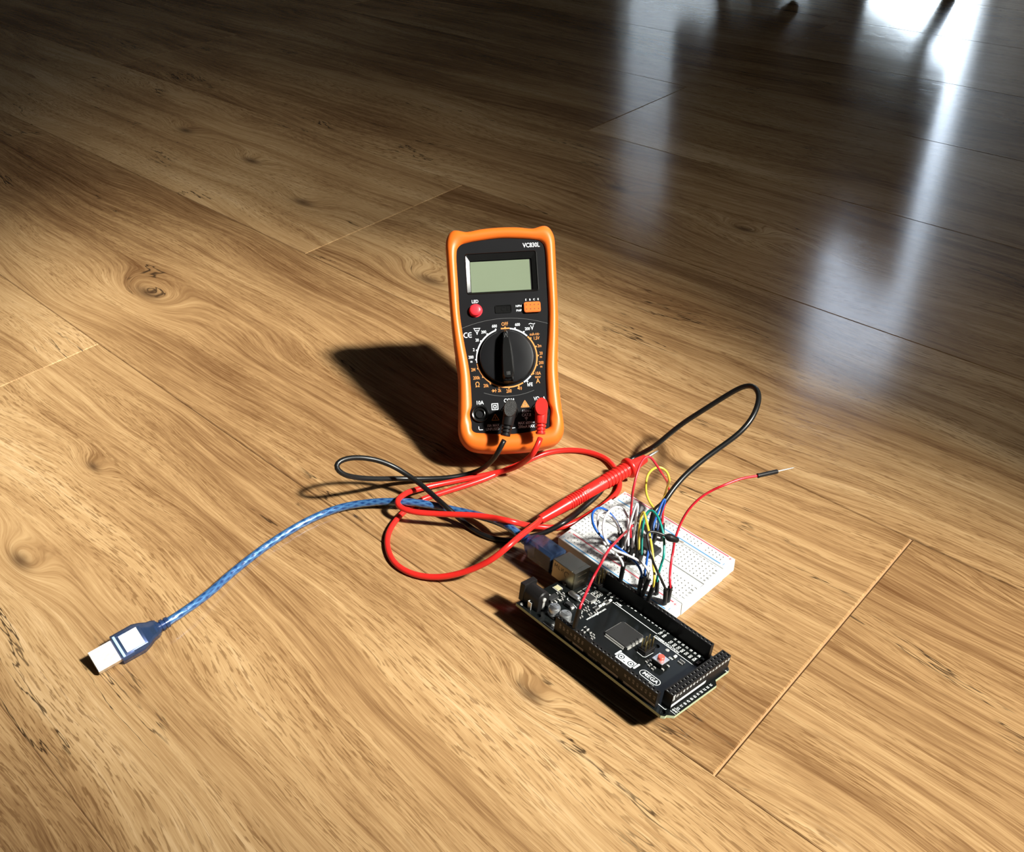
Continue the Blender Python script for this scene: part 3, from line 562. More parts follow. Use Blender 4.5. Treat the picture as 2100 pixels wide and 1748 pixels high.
# finger grips down each side
for side in (-1, 1):
    for k in range(6):
        t0 = 64-6.9*k; xw = [x for x, y in outer if x > 0 and abs(y-t0) < 2.5] or [33]; xw = sum(xw)/len(xw)
        bm = bm_new(); pts = [(4.0, -0.2), (4.4, 0.55), (14, 0.55), (20.5, 0.5), (21, -1.2), (4.0, -1.2)]
        for z0, z1, kx in ((t0-5.6, t0, 1),):
            va = [bm.verts.new((side*(xw-0.5+e*0.25)*S_, d*S_, z0*S_)) for d, e in pts]; vb = [bm.verts.new((side*(xw-0.5+e)*S_, d*S_, (z1-0.08*d)*S_)) for d, e in pts]
            m_ = len(pts)
            for i in range(m_): bm.faces.new([va[i], va[(i+1) % m_], vb[(i+1) % m_], vb[i]])
            bm.faces.new(va); bm.faces.new(list(reversed(vb)))
        bmesh.ops.recalc_face_normals(bm, faces=bm.faces[:]); obj('finger_grip', bm, M['orange'], meter)
FM = Matrix(((1, 0, 0, 0), (0, 0, -1, 0), (0, 1, 0, 0), (0, 0, 0, 1)))      # face plane: (x, y, z) -> (x, -z, y): prints stand off the front
# black face panel with the display opening
LB = (-23.6, 23.4, 103.9, 131.6)
bm = bm_new(); PD = -1.2
a = [bm.verts.new((x*S_, -PD*S_, y*S_)) for x, y in inset(inner, -0.6)]
lo = rrect(*LB, 1.6, 3); bq = [bm.verts.new((x*S_, -PD*S_, y*S_)) for x, y in lo]
ea = [bm.edges.new((a[i], a[(i+1) % len(a)])) for i in range(len(a))]; eb = [bm.edges.new((bq[i], bq[(i+1) % len(bq)])) for i in range(len(bq))]
bmesh.ops.triangle_fill(bm, edges=ea+eb, use_beauty=True)
for f in bm.faces: f.normal_update()
for f in bm.faces:
    if f.normal.y > 0: f.normal_flip()
obj('face_panel', bm, M['panel'], meter)
bm = bm_new()
LI = (-20.5, 18.3, 105.7, 126.2)
o_ = rrect(*LB, 1.6, 3); m_ = rrect(LB[0]+0.5, LB[1]-0.6, LB[2]+0.4, LB[3]-0.5, 1.4, 3); i_ = rrect(LI[0]-0.3, LI[1]+1.3, LI[2]-0.3, LI[3]+0.6, 0.7, 3)
R_ = [[bm.verts.new((x*S_, d*S_, y*S_)) for x, y in P_] for P_, d in ((o_, 1.2), (m_, 0.85), (m_, 1.25), (i_, 2.35), (i_, 3.3))]
for A_, B_ in zip(R_, R_[1:]):
    for i in range(len(A_)): bm.faces.new([A_[i], B_[i], B_[(i+1) % len(A_)], A_[(i+1) % len(A_)]])
bmesh.ops.recalc_face_normals(bm, faces=bm.faces[:])
obj('display_bezel', bm, M['black_gloss'], meter, smooth=30)
bm = bm_new(); flat(bm, [(LI[0]-0.6, LI[2]-0.6), (LI[1]+1.6, LI[2]-0.6), (LI[1]+1.6, LI[3]+0.9), (LI[0]-0.6, LI[3]+0.9)], FM, -3.2)
obj('display_backing', bm, M['black_matte'], meter)
bm = bm_new(); prism(bm, [(x, y) for x, y in rrect(LI[0], LI[1], LI[2], LI[3], 0.3, 2)], -3.1, -2.6); bmesh.ops.transform(bm, matrix=FM, verts=bm.verts)
obj('display', bm, M['lcd'], meter)
def face_lathe(bm, s, t, prof, n=28, mi=0): lathe(bm, prof, n, FM @ Matrix.Translation((s*S_, t*S_, 0)), mi, cap0=False)
bm = bm_new(); face_lathe(bm, -18.4, 93.1, [(4.4, -1.4), (4.4, -0.9), (3.9, -0.9), (3.9, 0.9), (3.5, 1.5), (2.4, 1.9), (1.0, 2.05)])
obj('backlight_button', bm, M['red_button'], meter, smooth=40)
bm = bm_new(); prism(bm, rrect(12.9, 23.6, 89.8, 96.6, 1.3, 4), -1.3, 0.5); prism(bm, rrect(13.3, 23.2, 90.2, 96.2, 1.0, 4), 0.5, 0.75); bmesh.ops.transform(bm, matrix=FM, verts=bm.verts)
so = obj('transistor_socket', bm, M['orange'], meter, smooth=30)
bm = bm_new()
for i in range(4):
    for y in (91.8, 94.6): disc(bm, 14.4+2.6*i, y, 0.42, FM, 0.78, 10)
_ = obj('pin_holes', bm, mat('socket_hole', (0.20, 0.03, 0.004), 0.6), so); stuff(_)
bm = bm_new(); q = rrect(-5.8, 4.9, 90.5, 95.9, 0.9, 4); q2 = rrect(-5.3, 4.4, 91.0, 95.4, 0.6, 4)
V1 = [[bm.verts.new((x*S_, -z*S_, y*S_)) for x, y in P_] for P_, z in ((q, -1.2), (q, -0.75), (q2, -0.75), (q2, -1.15))]
for A_, B_ in zip(V1, V1[1:]):
    for i in range(len(A_)): bm.faces.new([A_[i], A_[(i+1) % len(A_)], B_[(i+1) % len(A_)], B_[i]])
bm.faces.new(V1[-1]); text(bm, 'C', -2.3+1.6, 93.2, 4.2, FM, z=-1.0); text(bm, 'E', 2.6, 93.2, 4.2, FM, z=-1.0)
em = obj('embossed_badge', bm, M['black_gloss'], meter)
# dial
CX, CY = -0.05, 61.0
bm = bm_new(); face_lathe(bm, CX, CY, [(18.3, -1.3), (18.3, -0.9), (17.9, -0.85), (17.5, -1.1), (17.3, 1.2), (16.9, 1.8), (15.8, 2.1), (8.0, 2.3), (1.0, 2.35)], 64)
dial = obj('selector_dial', bm, M['panel'], meter, smooth=35)
ridge = [(0, 17.0), (1.1, 15.6), (2.0, 12), (2.9, 6), (3.4, -1), (3.6, -9), (3.5, -14.6), (2.6, -16.6), (0, -17.0)]
rl = ridge+[(-x, y) for x, y in reversed(ridge[1:-1])]
bm = bm_new(); lev = [(1.0, 2.0, 0.0), (1.0, 5.5, 0.0), (0.93, 8.2, 0.2), (0.78, 9.2, 0.5)]
V1 = [[bm.verts.new(((CX+x*(k*1.15 if j < 2 else k))*S_, -z*S_, (CY+y*(1.0 if j < 2 else 0.97-0.03*j))*S_)) for x, y in rl] for j, (k, z, _) in enumerate(lev)]
for A_, B_ in zip(V1, V1[1:]):
    for i in range(len(A_)): bm.faces.new([A_[i], A_[(i+1) % len(A_)], B_[(i+1) % len(A_)], B_[i]])
bm.faces.new(V1[-1]); bmesh.ops.recalc_face_normals(bm, faces=bm.faces[:])
obj('pointer_ridge', bm, M['black_gloss'], dial, smooth=35)
bm = bm_new()
for k in (-1, 0, 1): line(bm, [(CX+0.3+k*0.85, CY-11.2), (CX+0.3+k*0.85, CY-13.2)], 0.28, FM, 9.26)
line(bm, [(CX-1.0, CY+11.0), (CX-0.1, CY+13.4)], 0.25, FM, 9.26); line(bm, [(CX+1.0, CY+11.0), (CX+0.1, CY+13.4)], 0.25, FM, 9.26)
stuff(obj('grip_marks', bm, M['grey_ink'], dial))
# sockets
for nm, s in (('input_jack', -19.0), ('input_jack', -0.1), ('input_jack', 19.2)):
    bm = bm_new(); face_lathe(bm, s, 25.4, [(5.6, -1.3), (5.5, -0.2), (5.1, 0.25), (4.4, 0.0), (4.0, -0.9), (3.4, -1.0), (3.1, -0.1), (2.8, 0.0), (2.35, -0.3), (2.2, -6.0), (0.6, -6.1)], 28)
    obj(nm, bm, M['black_gloss'], meter, smooth=40)
# printing
WZ = -1.2+0.06
wb, ob, gb = bm_new(), bm_new(), bm_new()
def WT(t, s, y, h=2.2, sx=0.8, b=None, rot=0.0): text(wb if b is None else b, t, s, y, h*1.38, FM, rot, 'CENTER', sx, z=WZ)
def OT(t, s, y, h=2.2, sx=0.8): WT(t, s, y, h, sx, ob)
WT('VC830L', 20.1, 135.1, 3.1, 0.78); WT('LED', -18.5, 99.1, 2.2, 0.85)
for i, c in enumerate('EBCE'): WT(c, 14.4+2.65*i, 98.5, 1.3, 1.0)
WT('NPN', 9.5, 94.6, 1.4, 1.0); WT('PNP', 9.5, 91.6, 1.4, 1.0)
for tx, s, y in (('600', -6.9, 82.1), ('600', 8.0, 82.3), ('200', 14.2, 79.2), ('20', -18.5, 73.5), ('2', -21.0, 67.3), ('200', -23.0, 62.5), ('200', -14.0, 78.6)): WT(tx, s, y, 2.0, 0.80)
WT('m', -22.9, 59.7, 1.7, 0.8); WT('hFE', 13.7, 42.6, 2.4, 0.72); WT('10A', -19.0, 32.6, 2.5, 0.85); WT('COM', -0.3, 33.0, 2.5, 0.85); WT('V\u03a9mA', 19.2, 33.2, 2.4, 0.80)
WT('V', -18.3, 78.4, 3.1, 0.8); line(wb, [(-20.4, 81.3), (-16.2, 81.3)], 0.42, FM, WZ); line(wb, [(-19.2, 80.0), (-17.4, 80.0)], 0.3, FM, WZ); line(wb, [(-20.0, 81.2), (-19.6, 79.6)], 0.3, FM, WZ); line(wb, [(-16.6, 81.2), (-17.0, 79.6)], 0.3, FM, WZ)
WT('V', 17.3, 79.7, 3.1, 0.8); line(wb, [(15.4, 82.3), (16.3, 82.8), (17.4, 82.4), (18.4, 82.1), (19.2, 82.6)], 0.42, FM, WZ)
# CE mark from arcs
for cx in (-25.3, -22.6):
    ringstrip(wb, cx, 77.2, 1.25, 1.8, math.radians(62), math.radians(298), FM, WZ, 20)
line(wb, [(-24.0, 77.2), (-22.0, 77.2)], 0.5, FM, WZ)
for tx, s, y, h in (('OFF', -0.15, 83.1, 2.5), ('1.5V', 19.6, 72.7, 2.2), ('2m', 21.3, 67.6, 2.1), ('20', 22.0, 62.6, 2.1), ('200', 21.7, 56.4, 2.1), ('10A', 19.2, 49.6, 2.2), ('2M', -22.0, 54.2, 2.2), ('200k', -20.2, 48.8, 2.2), ('20k', -14.4, 43.4, 2.2), ('2k', -6.0, 39.8, 2.2), ('200', 0.0, 39.1, 2.3)): OT(tx, s, y, h, 0.72)
OT('m', 21.8, 60.3, 1.7); OT('m', 21.6, 54.0, 1.7); OT('mA', 16.9, 75.4, 2.0, 0.75); OT('\u03a9', -19.8, 44.3, 3.3, 0.85); OT('A', 18.9, 44.6, 3.2, 0.85)
line(ob, [(17.2, 47.5), (20.7, 47.5)], 0.35, FM, WZ)
for k in (-1, 0, 1): line(ob, [(18.95+k*1.1-0.3, 46.8), (18.95+k*1.1+0.3, 46.8)], 0.35, FM, WZ)
line(ob, [(18.6, 75.4), (19.5, 75.4)], 0.3, FM, WZ); line(ob, [(19.6, 74.6), (19.6, 76.2)], 0.3, FM, WZ); line(ob, [(20.3, 74.9), (20.3, 75.9)], 0.3, FM, WZ); line(ob, [(20.9, 74.6), (20.9, 76.2)], 0.3, FM, WZ); line(ob, [(21.0, 75.4), (21.8, 75.4)], 0.3, FM, WZ)
line(ob, [(-11.0, 39.9), (-7.8, 39.9)], 0.3, FM, WZ); flat(ob, [(-10.4, 41.0), (-10.4, 38.8), (-8.7, 39.9)], FM, WZ); line(ob, [(-8.5, 41.0), (-8.5, 38.8)], 0.3, FM, WZ)
flat(ob, [(5.6, 41.1), (5.6, 40.2), (6.2, 40.2), (6.9, 39.5), (6.9, 41.8), (6.2, 41.1)], FM, WZ)
for r in (0.9, 1.5): ringstrip(ob, 6.7, 40.65, r-0.13, r+0.13, -0.8, 0.8, FM, WZ, 8)
# scale ring: white and orange arcs with dots
def arc(b, a0, a1): ringstrip(b, CX, CY, 18.85, 19.75, math.radians(a0), math.radians(a1), FM, WZ, 40)
arc(wb, 108.5, 187); arc(ob, 188.5, 299); arc(wb, 301, 319); arc(ob, 320.5, 403); arc(wb, 404.5, 441); line(ob, [(-2.6, 80.3), (2.5, 80.3)], 0.9, FM, WZ)
for b, pts in ((wb, [(-6.2, 79.9), (6.3, 80.1), (11.8, 77.4), (-19.9, 60.8), (-19.1, 66.9), (-16.1, 72.7), (-11.8, 77.2), (12.1, 44.8)]), (ob, [(-0.1, 81.0), (16.0, 73.0), (19.1, 67.3), (20.0, 61.3), (18.9, 55.1), (16.3, 49.6), (-6.1, 42.0), (0.1, 41.2), (6.4, 42.0), (-11.5, 44.7), (-16.1, 49.2), (-19.0, 54.9)])):
    for s, y in pts: disc(b, s, y, 0.55, FM, WZ, 12)
# square-in-square, warning triangles, ratings
def sq(b, cx, cy, h, wd): line(b, [(cx-h, cy-h), (cx+h, cy-h), (cx+h, cy+h), (cx-h, cy+h), (cx-h, cy-h)], wd, FM, WZ)
sq(wb, -9.5, 29.6, 1.9, 0.5); sq(wb, -9.5, 29.6, 0.8, 0.45)
for cx, cy, k in ((9.7, 30.2, 1.0), (-9.6, 22.6, 0.9)):
    line(ob, [(cx-2.5*k, cy-1.9*k), (cx+2.5*k, cy-1.9*k), (cx, cy+2.4*k), (cx-2.5*k, cy-1.9*k)], 0.45, FM, WZ)
    flat(ob, [(cx-1.8*k, cy-1.5*k), (cx+1.8*k, cy-1.5*k), (cx, cy+1.6*k)], FM, WZ) if k == 1.0 else None
    line(gb if k == 1.0 else ob, [(cx+0.2, cy+0.6*k), (cx-0.3, cy-0.3*k), (cx+0.3, cy-0.3*k), (cx-0.1, cy-1.2*k)], 0.28, FM, WZ+0.03)
WT('600V~', 10.4, 25.6, 1.9, 0.85); WT('CAT.II', 10.2, 23.1, 1.9, 0.85)
line(wb, [(10, 22.1), (10, 21.3)], 0.3, FM, WZ); line(wb, [(9.0, 21.3), (11.0, 21.3)], 0.3, FM, WZ); line(wb, [(9.4, 20.6), (10.6, 20.6)], 0.3, FM, WZ); line(wb, [(9.75, 19.9), (10.25, 19.9)], 0.3, FM, WZ)
text(wb, 'MAX 600V\u2393', 4.6, 18.0, 2.6, FM, 0, 'LEFT', 0.75, z=WZ); text(wb, '200mA MAX', 4.6, 15.7, 2.6, FM, 0, 'LEFT', 0.75, z=WZ)
text(wb, '10A MAX', -15.4, 17.5, 2.5, FM, 0, 'LEFT', 0.78, z=WZ); text(wb, 'UNFUSED', -16.0, 15.2, 2.5, FM, 0, 'LEFT', 0.78, z=WZ)
line(wb, [(-20.4, 17.3), (-20.4, 15.8), (-20.0, 15.2), (-18.0, 15.2)], 0.42, FM, WZ); line(wb, [(0.5, 15.2), (2.5, 15.4)], 0.42, FM, WZ)
# seam lines of the panel
line(gb, [(x, 87.0-0.0062*x*x*1.05) for x in range(-28, 29, 2)], 0.22, FM, WZ-0.01); line(gb, [(x, 35.9+0.0115*x*x) for x in range(-16, 17, 2)], 0.22, FM, WZ-0.01)
stuff(obj('white_print', wb, M['white_ink'], meter)); stuff(obj('orange_print', ob, M['orange_ink'], meter)); stuff(obj('grey_print', gb, M['grey_ink'], meter))
# hinged stand behind
MI = meter.matrix_world.inverted()
bm = bm_new(); h_ = Vector((0, 31.0*S_, 78*S_)); wz = meter.matrix_world @ h_; g_ = MI @ Vector((wz.x, wz.y+0.020, 0.0008))
dv = (g_-h_); L_ = dv.length; dv.normalize(); nx = Vector((1, 0, 0)); nn = dv.cross(nx)
pts = [(-21, 0), (21, 0), (17, L_/S_), (-17, L_/S_)]
for sgn in (0,):
    top = [h_+nx*(x*S_)+dv*(y*S_)+nn*0.0012 for x, y in pts]; bot = [h_+nx*(x*S_)+dv*(y*S_)-nn*0.0012 for x, y in pts]
    va = [bm.verts.new(p) for p in top]; vb = [bm.verts.new(p) for p in bot]
    bm.faces.new(va); bm.faces.new(list(reversed(vb)))
    for i in range(4): bm.faces.new([va[i], vb[i], vb[(i+1) % 4], va[(i+1) % 4]])
bmesh.ops.recalc_face_normals(bm, faces=bm.faces[:]); obj('stand', bm, M['orange'], meter)
MW = meter.matrix_world.copy(); MSC = S_
S_ = MM
def meter_pt(s, d, t): return (MW @ Vector((s*MSC, d*MSC, t*MSC)))/MM     # world mm

# ------------------------------------------------------------ microcontroller board
board = thing('microcontroller_board', 'black microcontroller board marked MEGA with pin headers beside the white breadboard', 'circuit board', Vector(BOARD_LOC)*MM)
board.matrix_world = Matrix.Translation(Vector(BOARD_LOC)*MM) @ Matrix.Rotation(BOARD_ROT[0], 4, 'Z') @ Matrix.Rotation(BOARD_ROT[1], 4, 'Y') @ Matrix.Rotation(BOARD_ROT[2], 4, 'X')
BWM = board.matrix_world.copy()
T = 1.6
OUTL = [(0, 0), (97.5, 0), (99.06, 1.2), (99.06, 2.54), (101.6, 5.08), (101.6, 37.85), (99.06, 40.4), (99.06, 51.8), (97.5, 53.34), (0, 53.34)]
HOLES = [(13.97, 2.54, 1.6), (66.04, 35.56, 1.6), (66.04, 7.62, 1.6), (90.2, 50.8, 0), (15.24, 50.8, 1.6), (96.52, 2.54, 1.5)]
bm = bm_new()
for z in (0, T):
    eds = []
    vs = [bm.verts.new((x*S_, y*S_, z*S_)) for x, y in OUTL]; eds += [bm.edges.new((vs[i], vs[(i+1) % len(vs)])) for i in range(len(vs))]
    for hx, hy, hr in HOLES:
        if hr == 0 or z == 0: continue
        hv = [bm.verts.new(((hx+hr*math.cos(2*PI*i/16))*S_, (hy+hr*math.sin(2*PI*i/16))*S_, z*S_)) for i in range(16)]
        eds += [bm.edges.new((hv[i], hv[(i+1) % 16])) for i in range(16)]
    bmesh.ops.triangle_fill(bm, edges=eds, use_beauty=True)
vs = bm.verts[:]; half = len(OUTL)
def loopside(i0, n_):
    for i in range(n_):
        f = bm.faces.new([vs[i0+i], vs[i0+(i+1) % n_], vs[half+i0+(i+1) % n_], vs[half+i0+i]]); f.material_index = 1
loopside(0, len(OUTL)); k = 2*len(OUTL)
for h in HOLES:
    if h[2]:
        top = vs[k:k+16]; k += 16; lo = [bm.verts.new((v.co.x, v.co.y, 0.4*S_)) for v in top]
        for i in range(16): bm.faces.new([top[i], top[(i+1) % 16], lo[(i+1) % 16], lo[i]])
        bm.faces.new(lo)
bmesh.ops.recalc_face_normals(bm, faces=bm.faces[:])
obj('circuit_board', bm, [M['pcb'], M['fr4']], board)
def cell(bm, cx, cy, w, h, z, hs, dep, mi=0, mih=1):
    """square top cell with a funnelled socket"""
    o = [bm.verts.new(((cx+sx*w/2)*S_, (cy+sy*h/2)*S_, z*S_)) for sx, sy in ((-1, -1), (1, -1), (1, 1), (-1, 1))]
    i = [bm.verts.new(((cx+sx*hs/2)*S_, (cy+sy*hs/2)*S_, z*S_)) for sx, sy in ((-1, -1), (1, -1), (1, 1), (-1, 1))]
    d = [bm.verts.new(((cx+sx*hs*0.3)*S_, (cy+sy*hs*0.3)*S_, (z-dep)*S_)) for sx, sy in ((-1, -1), (1, -1), (1, 1), (-1, 1))]
    for k in range(4):
        bm.faces.new([o[k], o[(k+1) % 4], i[(k+1) % 4], i[k]]).material_index = mi
        bm.faces.new([i[k], i[(k+1) % 4], d[(k+1) % 4], d[k]]).material_index = mih
    bm.faces.new(d).material_index = mih
def header(x0, y0, nx, ny, ext=0.0, tail=2.9):
    """socket header; x0, y0 first pin"""
    bm = bm_new(); p = 2.54; H = T+8.5
    xa, xb, ya, yb = x0-p/2, x0+(nx-0.5)*p+ext, y0-p/2, y0+(ny-0.5)*p
    for i in range(nx):
        for j in range(ny): cell(bm, x0+i*p, y0+j*p, p, p, H, 1.35, 1.6)
    if ext: bm.faces.new([bm.verts.new((x*S_, y*S_, H*S_)) for x, y in ((xb-ext, ya), (xb, ya), (xb, yb), (xb-ext, yb))])
    c = [(xa, ya), (xb, ya), (xb, yb), (xa, yb)]
    lo = [bm.verts.new((x*S_, y*S_, T*S_)) for x, y in c]; hi = [bm.verts.new((x*S_, y*S_, H*S_)) for x, y in c]
    for k in range(4): bm.faces.new([lo[k], lo[(k+1) % 4], hi[(k+1) % 4], hi[k]])
    o = obj('socket_header', bm, [M['black_matte'], M['hole']], board)
    bm = bm_new()
    for i in range(nx):
        for j in range(ny):
            x, y = x0+i*p, y0+j*p
            box(bm, x-0.55, x+0.55, y-0.5, y-0.18, H-2.2, H-0.35); box(bm, x-0.35, x+0.35, y-0.3, y+0.3, -tail, 0.0)
    stuff(obj('contacts', bm, M['tin'], o))
    return o
hd = [header(18.796, 50.8, 10, 1, 1.5), header(45.72, 50.8, 8, 1, 2.5), header(68.58, 50.8, 8, 1)]
hp = header(27.94, 2.54, 8, 1, 2.5, 1.2); ha = header(50.8, 2.54, 8, 1, 2.5, 1.2); ha2 = header(73.66, 2.54, 8, 1, 0.0, 1.2)
he = header(93.98, 7.62, 2, 18)
# printed labels on the header sides
FN = Matrix(((1, 0, 0, 0), (0, 0, -1, 1.27*MM), (0, 1, 0, 0), (0, 0, 0, 1)))          # near face of the analogue headers: (x, z)
HI = M['dim_ink'] = mat('header_side_ink', (0.36, 0.32, 0.29), 0.5)
def side_labels(par, names, x0, title, xa, xb):
    b = bm_new()
    for i, nme in enumerate(names):
        if nme: text(b, nme, x0+2.54*i, 6.9, 1.75, FN, PI/2, 'CENTER', 0.8, z=0.04)
    tw = len(title)*0.98+0.8
    text(b, title, xa+0.5, 2.75, 1.3, FN, 0, 'LEFT', 0.85, z=0.05); line(b, [(xa, 2.1), (xa+tw, 2.1)], 0.12, FN, 0.04); line(b, [(xa, 3.4), (xa+tw, 3.4)], 0.12, FN, 0.04)
    flat(b, [(xa+tw, 2.0), (xb, 2.0), (xb, 3.5), (xa+tw, 3.5)], FN, 0.04)
    stuff(obj('header_print', b, HI, par))
side_labels(hp, ['', 'IORF', 'RST', '3.3V', '5V', 'GND', 'GND', 'VIN'], 27.94, 'POWER', 34.0, 47.0)
side_labels(ha, ['A%d' % i for i in range(8)], 50.8, 'ANALOG IN', 49.6, 69.8)
side_labels(ha2, ['A%d' % i for i in range(8, 16)], 73.66, '', 72.4, 92.6)
FE = Matrix(((0, 0, 1, 97.79*MM), (1, 0, 0, 0), (0, 1, 0, 0), (0, 0, 0, 1)))           # end face of the double header: (y, z)
b = bm_new()
for i, nme in enumerate(['GND', '53', '51', '49', '47', '45', '43', '41', '39', '37', '35', '33', '31', '29', '27', '25', '23', '5V']): text(b, nme, 7.62+2.54*i, 8.3, 2.1, FE, PI/2, 'CENTER', 0.78, z=0.05)
flat(b, [(6.6, 2.9), (32.8, 2.9), (33.4, 3.5), (33.4, 4.5), (6.6, 4.5)], FE, 0.05)
stuff(obj('header_print', b, M['silk'], he))
# silkscreen
FT = Matrix.Identity(4); Z1 = T+0.04
b = bm_new()
def ST(t, x, y, h, rot=0, al='CENTER', sx=0.85): text(b, t, x, y, h*1.38, None, rot, al, sx, z=Z1)
ST('www.kuongshun.com', 31.0, 20.9, 1.45, PI/2, 'LEFT', 0.86)
for i, t in enumerate(['AREF', 'GND', '13', '12', '11', '10', '9', '8']): ST(t, 23.88+2.54*i, 47.9 if len(t) < 3 else 46.9, 1.35, PI/2)
for i, t in enumerate(['7', '6', '5', '4', '3', '2']): ST(t, 45.72+2.54*i, 47.8, 1.4, PI/2)
ST('TX0\u25001', 60.96, 46.0, 1.35, PI/2); ST('RX0\u25000', 63.5, 46.0, 1.35, PI/2)
for i, (t, k) in enumerate((('TX3', '14'), ('RX3', '15'), ('TX2', '16'), ('RX2', '17'), ('TX1', '18'), ('RX1', '19'), ('SDA', '20'), ('SCL', '21'))):
    ST(t, 68.58+2.54*i, 43.7, 1.4, PI/2); ST(k, 68.58+2.54*i, 47.5, 1.4, PI/2)
ST('PWM', 32.6, 44.4, 1.5); line(b, [(29.8, 43.15), (60.1, 42.9)], 0.35, None, Z1); ST('COMMUNICATION', 68.2, 40.9, 1.55); line(b, [(60.4, 39.9), (86.2, 39.8)], 0.3, None, Z1)
ST('L', 25.0, 42.2, 1.6); ST('TX', 24.9, 37.1, 1.5); ST('RX', 24.8, 34.6, 1.5); ST('ON', 76.1, 34.4, 1.3, 0)
# outlines
line(b, [(0.6+x, 1.0) for x in (18.6, 25.5)], 0.3, None, Z1)
line(b, [(62.4, 29.6), (62.2, 24.6), (63.0, 23.9), (66.9, 23.7), (67.9, 24.4), (68.2, 30.2)], 0.22, None, Z1)
line(b, [(13.2, 25.6), (13.6, 24.6), (20.6, 23.9)], 0.28, None, Z1); line(b, [(17.9, 29.3), (22.4, 28.9)], 0.28, None, Z1)
line(b, [(91.4, 5.4), (92.0, 4.8), (96.2, 4.6), (96.6, 5.2)], 0.28, None, Z1)
line(b, [(18.0, 24.5), (22.6, 23.2), (22.8, 26.0), (26.6, 22.2)], 0.22, None, Z1)
for cx in (18.85, 21.2):
    pass
for cy in (39.95, 42.4): line(b, [(x, y) for x, y in rrect(17.6, 22.5, cy-1.2, cy+1.2, 1.15, 5)]+[(22.5, cy)], 0.2, None, Z1)
# rectangular face emblem and the MEGA badge
line(b, [(x, y) for x, y in rrect(72.7, 84.3, 13.0, 17.4, 2.15, 6)]+[(84.3, 15.2)], 0.3, None, Z1)
ST('MEGA', 78.7, 15.25, 2.35, 0, 'CENTER', 1.05); ST('2560', 81.8, 11.6, 1.35)
for i, nm_ in enumerate(('53', '51', '49', '47', '45', '43', '41', '39', '37', '35', '33')): ST(nm_, 99.75, 10.16+2.54*i, 1.35, 0)
ST('GND', 99.75, 7.62, 1.15); ST('5V', 98.55, 50.0, 0.9)
line(b, [(98.3, 6.1), (101.3, 6.1)], 0.2, None, Z1); line(b, [(98.3, 9.0), (101.3, 9.0)], 0.2, None, Z1)
stuff(obj('silkscreen', b, M['silk'], board))
b = bm_new()
flat(b, [(58.7, 12.3), (68.3, 12.3), (68.5, 12.5), (68.5, 17.3), (58.5, 17.3), (58.5, 12.5)], None, T+0.04)
for x, dy in ((57.6, 0.0), (69.5, 0.0)): flat(b, rrect(x-0.55, x+0.55, 13.4, 18.2, 0.5, 4), None, T+0.04)
em = obj('emblem', b, M['white_ink'], board); b = bm_new()
for cx in (60.4, 66.6): ringstrip(b, cx, 14.8, 1.25, 1.75, 0, 2*PI, None, T+0.08, 24); disc(b, cx, 14.8, 0.58, None, T+0.08, 12)
flat(b, [(63.5+0.75*math.cos(a), 13.6+0.6*math.sin(a)) for a in [PI+PI*i/8 for i in range(9)]], None, T+0.08)
obj('emblem_lines', b, M['pcb'], em)
# USB socket: folded steel shell
b = bm_new(); x0, x1, y0, y1, z0, z1 = -6.3, 9.9, 32.1, 44.2, T+0.05, T+11.0
box(b, x0+0.3, x1, y0, y1, z0, z1, 0, 0.25, 2)
us = obj('usb_socket', b, M['steel'], board); b = bm_new()
box(b, x1-0.02, x1+0.30, y0+0.1, y1-0.1, z0+0.2, z1-0.1, 0, 0.1); box(b, x1-2.6, x1-2.2, y0+0.05, y1-0.05, z1-0.05, z1+0.12)
box(b, x1+0.3, x1+0.5, y0+3.0, y1-2.6, T+7.6, T+8.0); box(b, x1+0.3, x1+0.5, y0+3.0, y1-2.6, T+4.2, T+4.6)
box(b, x1+0.28, x1+0.5, y0-0.05, y0+0.35, z0, z1+0.05); box(b, x1-0.1, x1+0.5, y0, y1, z1-0.15, z1+0.1)
obj('folded_rear_plate', b, M['steel'], us); b = bm_new()
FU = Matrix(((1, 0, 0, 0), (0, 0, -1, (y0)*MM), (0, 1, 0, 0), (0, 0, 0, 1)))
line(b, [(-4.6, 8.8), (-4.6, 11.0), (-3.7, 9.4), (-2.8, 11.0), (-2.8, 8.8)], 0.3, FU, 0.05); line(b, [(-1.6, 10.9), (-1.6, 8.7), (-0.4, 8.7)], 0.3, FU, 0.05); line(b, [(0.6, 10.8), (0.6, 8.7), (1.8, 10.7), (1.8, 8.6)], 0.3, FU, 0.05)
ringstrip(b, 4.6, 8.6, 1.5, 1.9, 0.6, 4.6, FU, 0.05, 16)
obj('painted_reflections', b, M['dark_print'], us); b = bm_new()  # these marks paint dark reflections on the steel as flat strokes
box(b, x0-0.1, x0+0.5, y0+0.8, y1-0.8, z0+0.8, z1-0.8); obj('socket_mouth', b, M['hole'], us); b = bm_new()
for sy in (y0-1.0, y1-0.2): box(b, 3.6, 5.6, sy, sy+1.2, T-0.6, T+1.6, 0, 0.2)
obj('shell_tab', b, M['steel'], us)
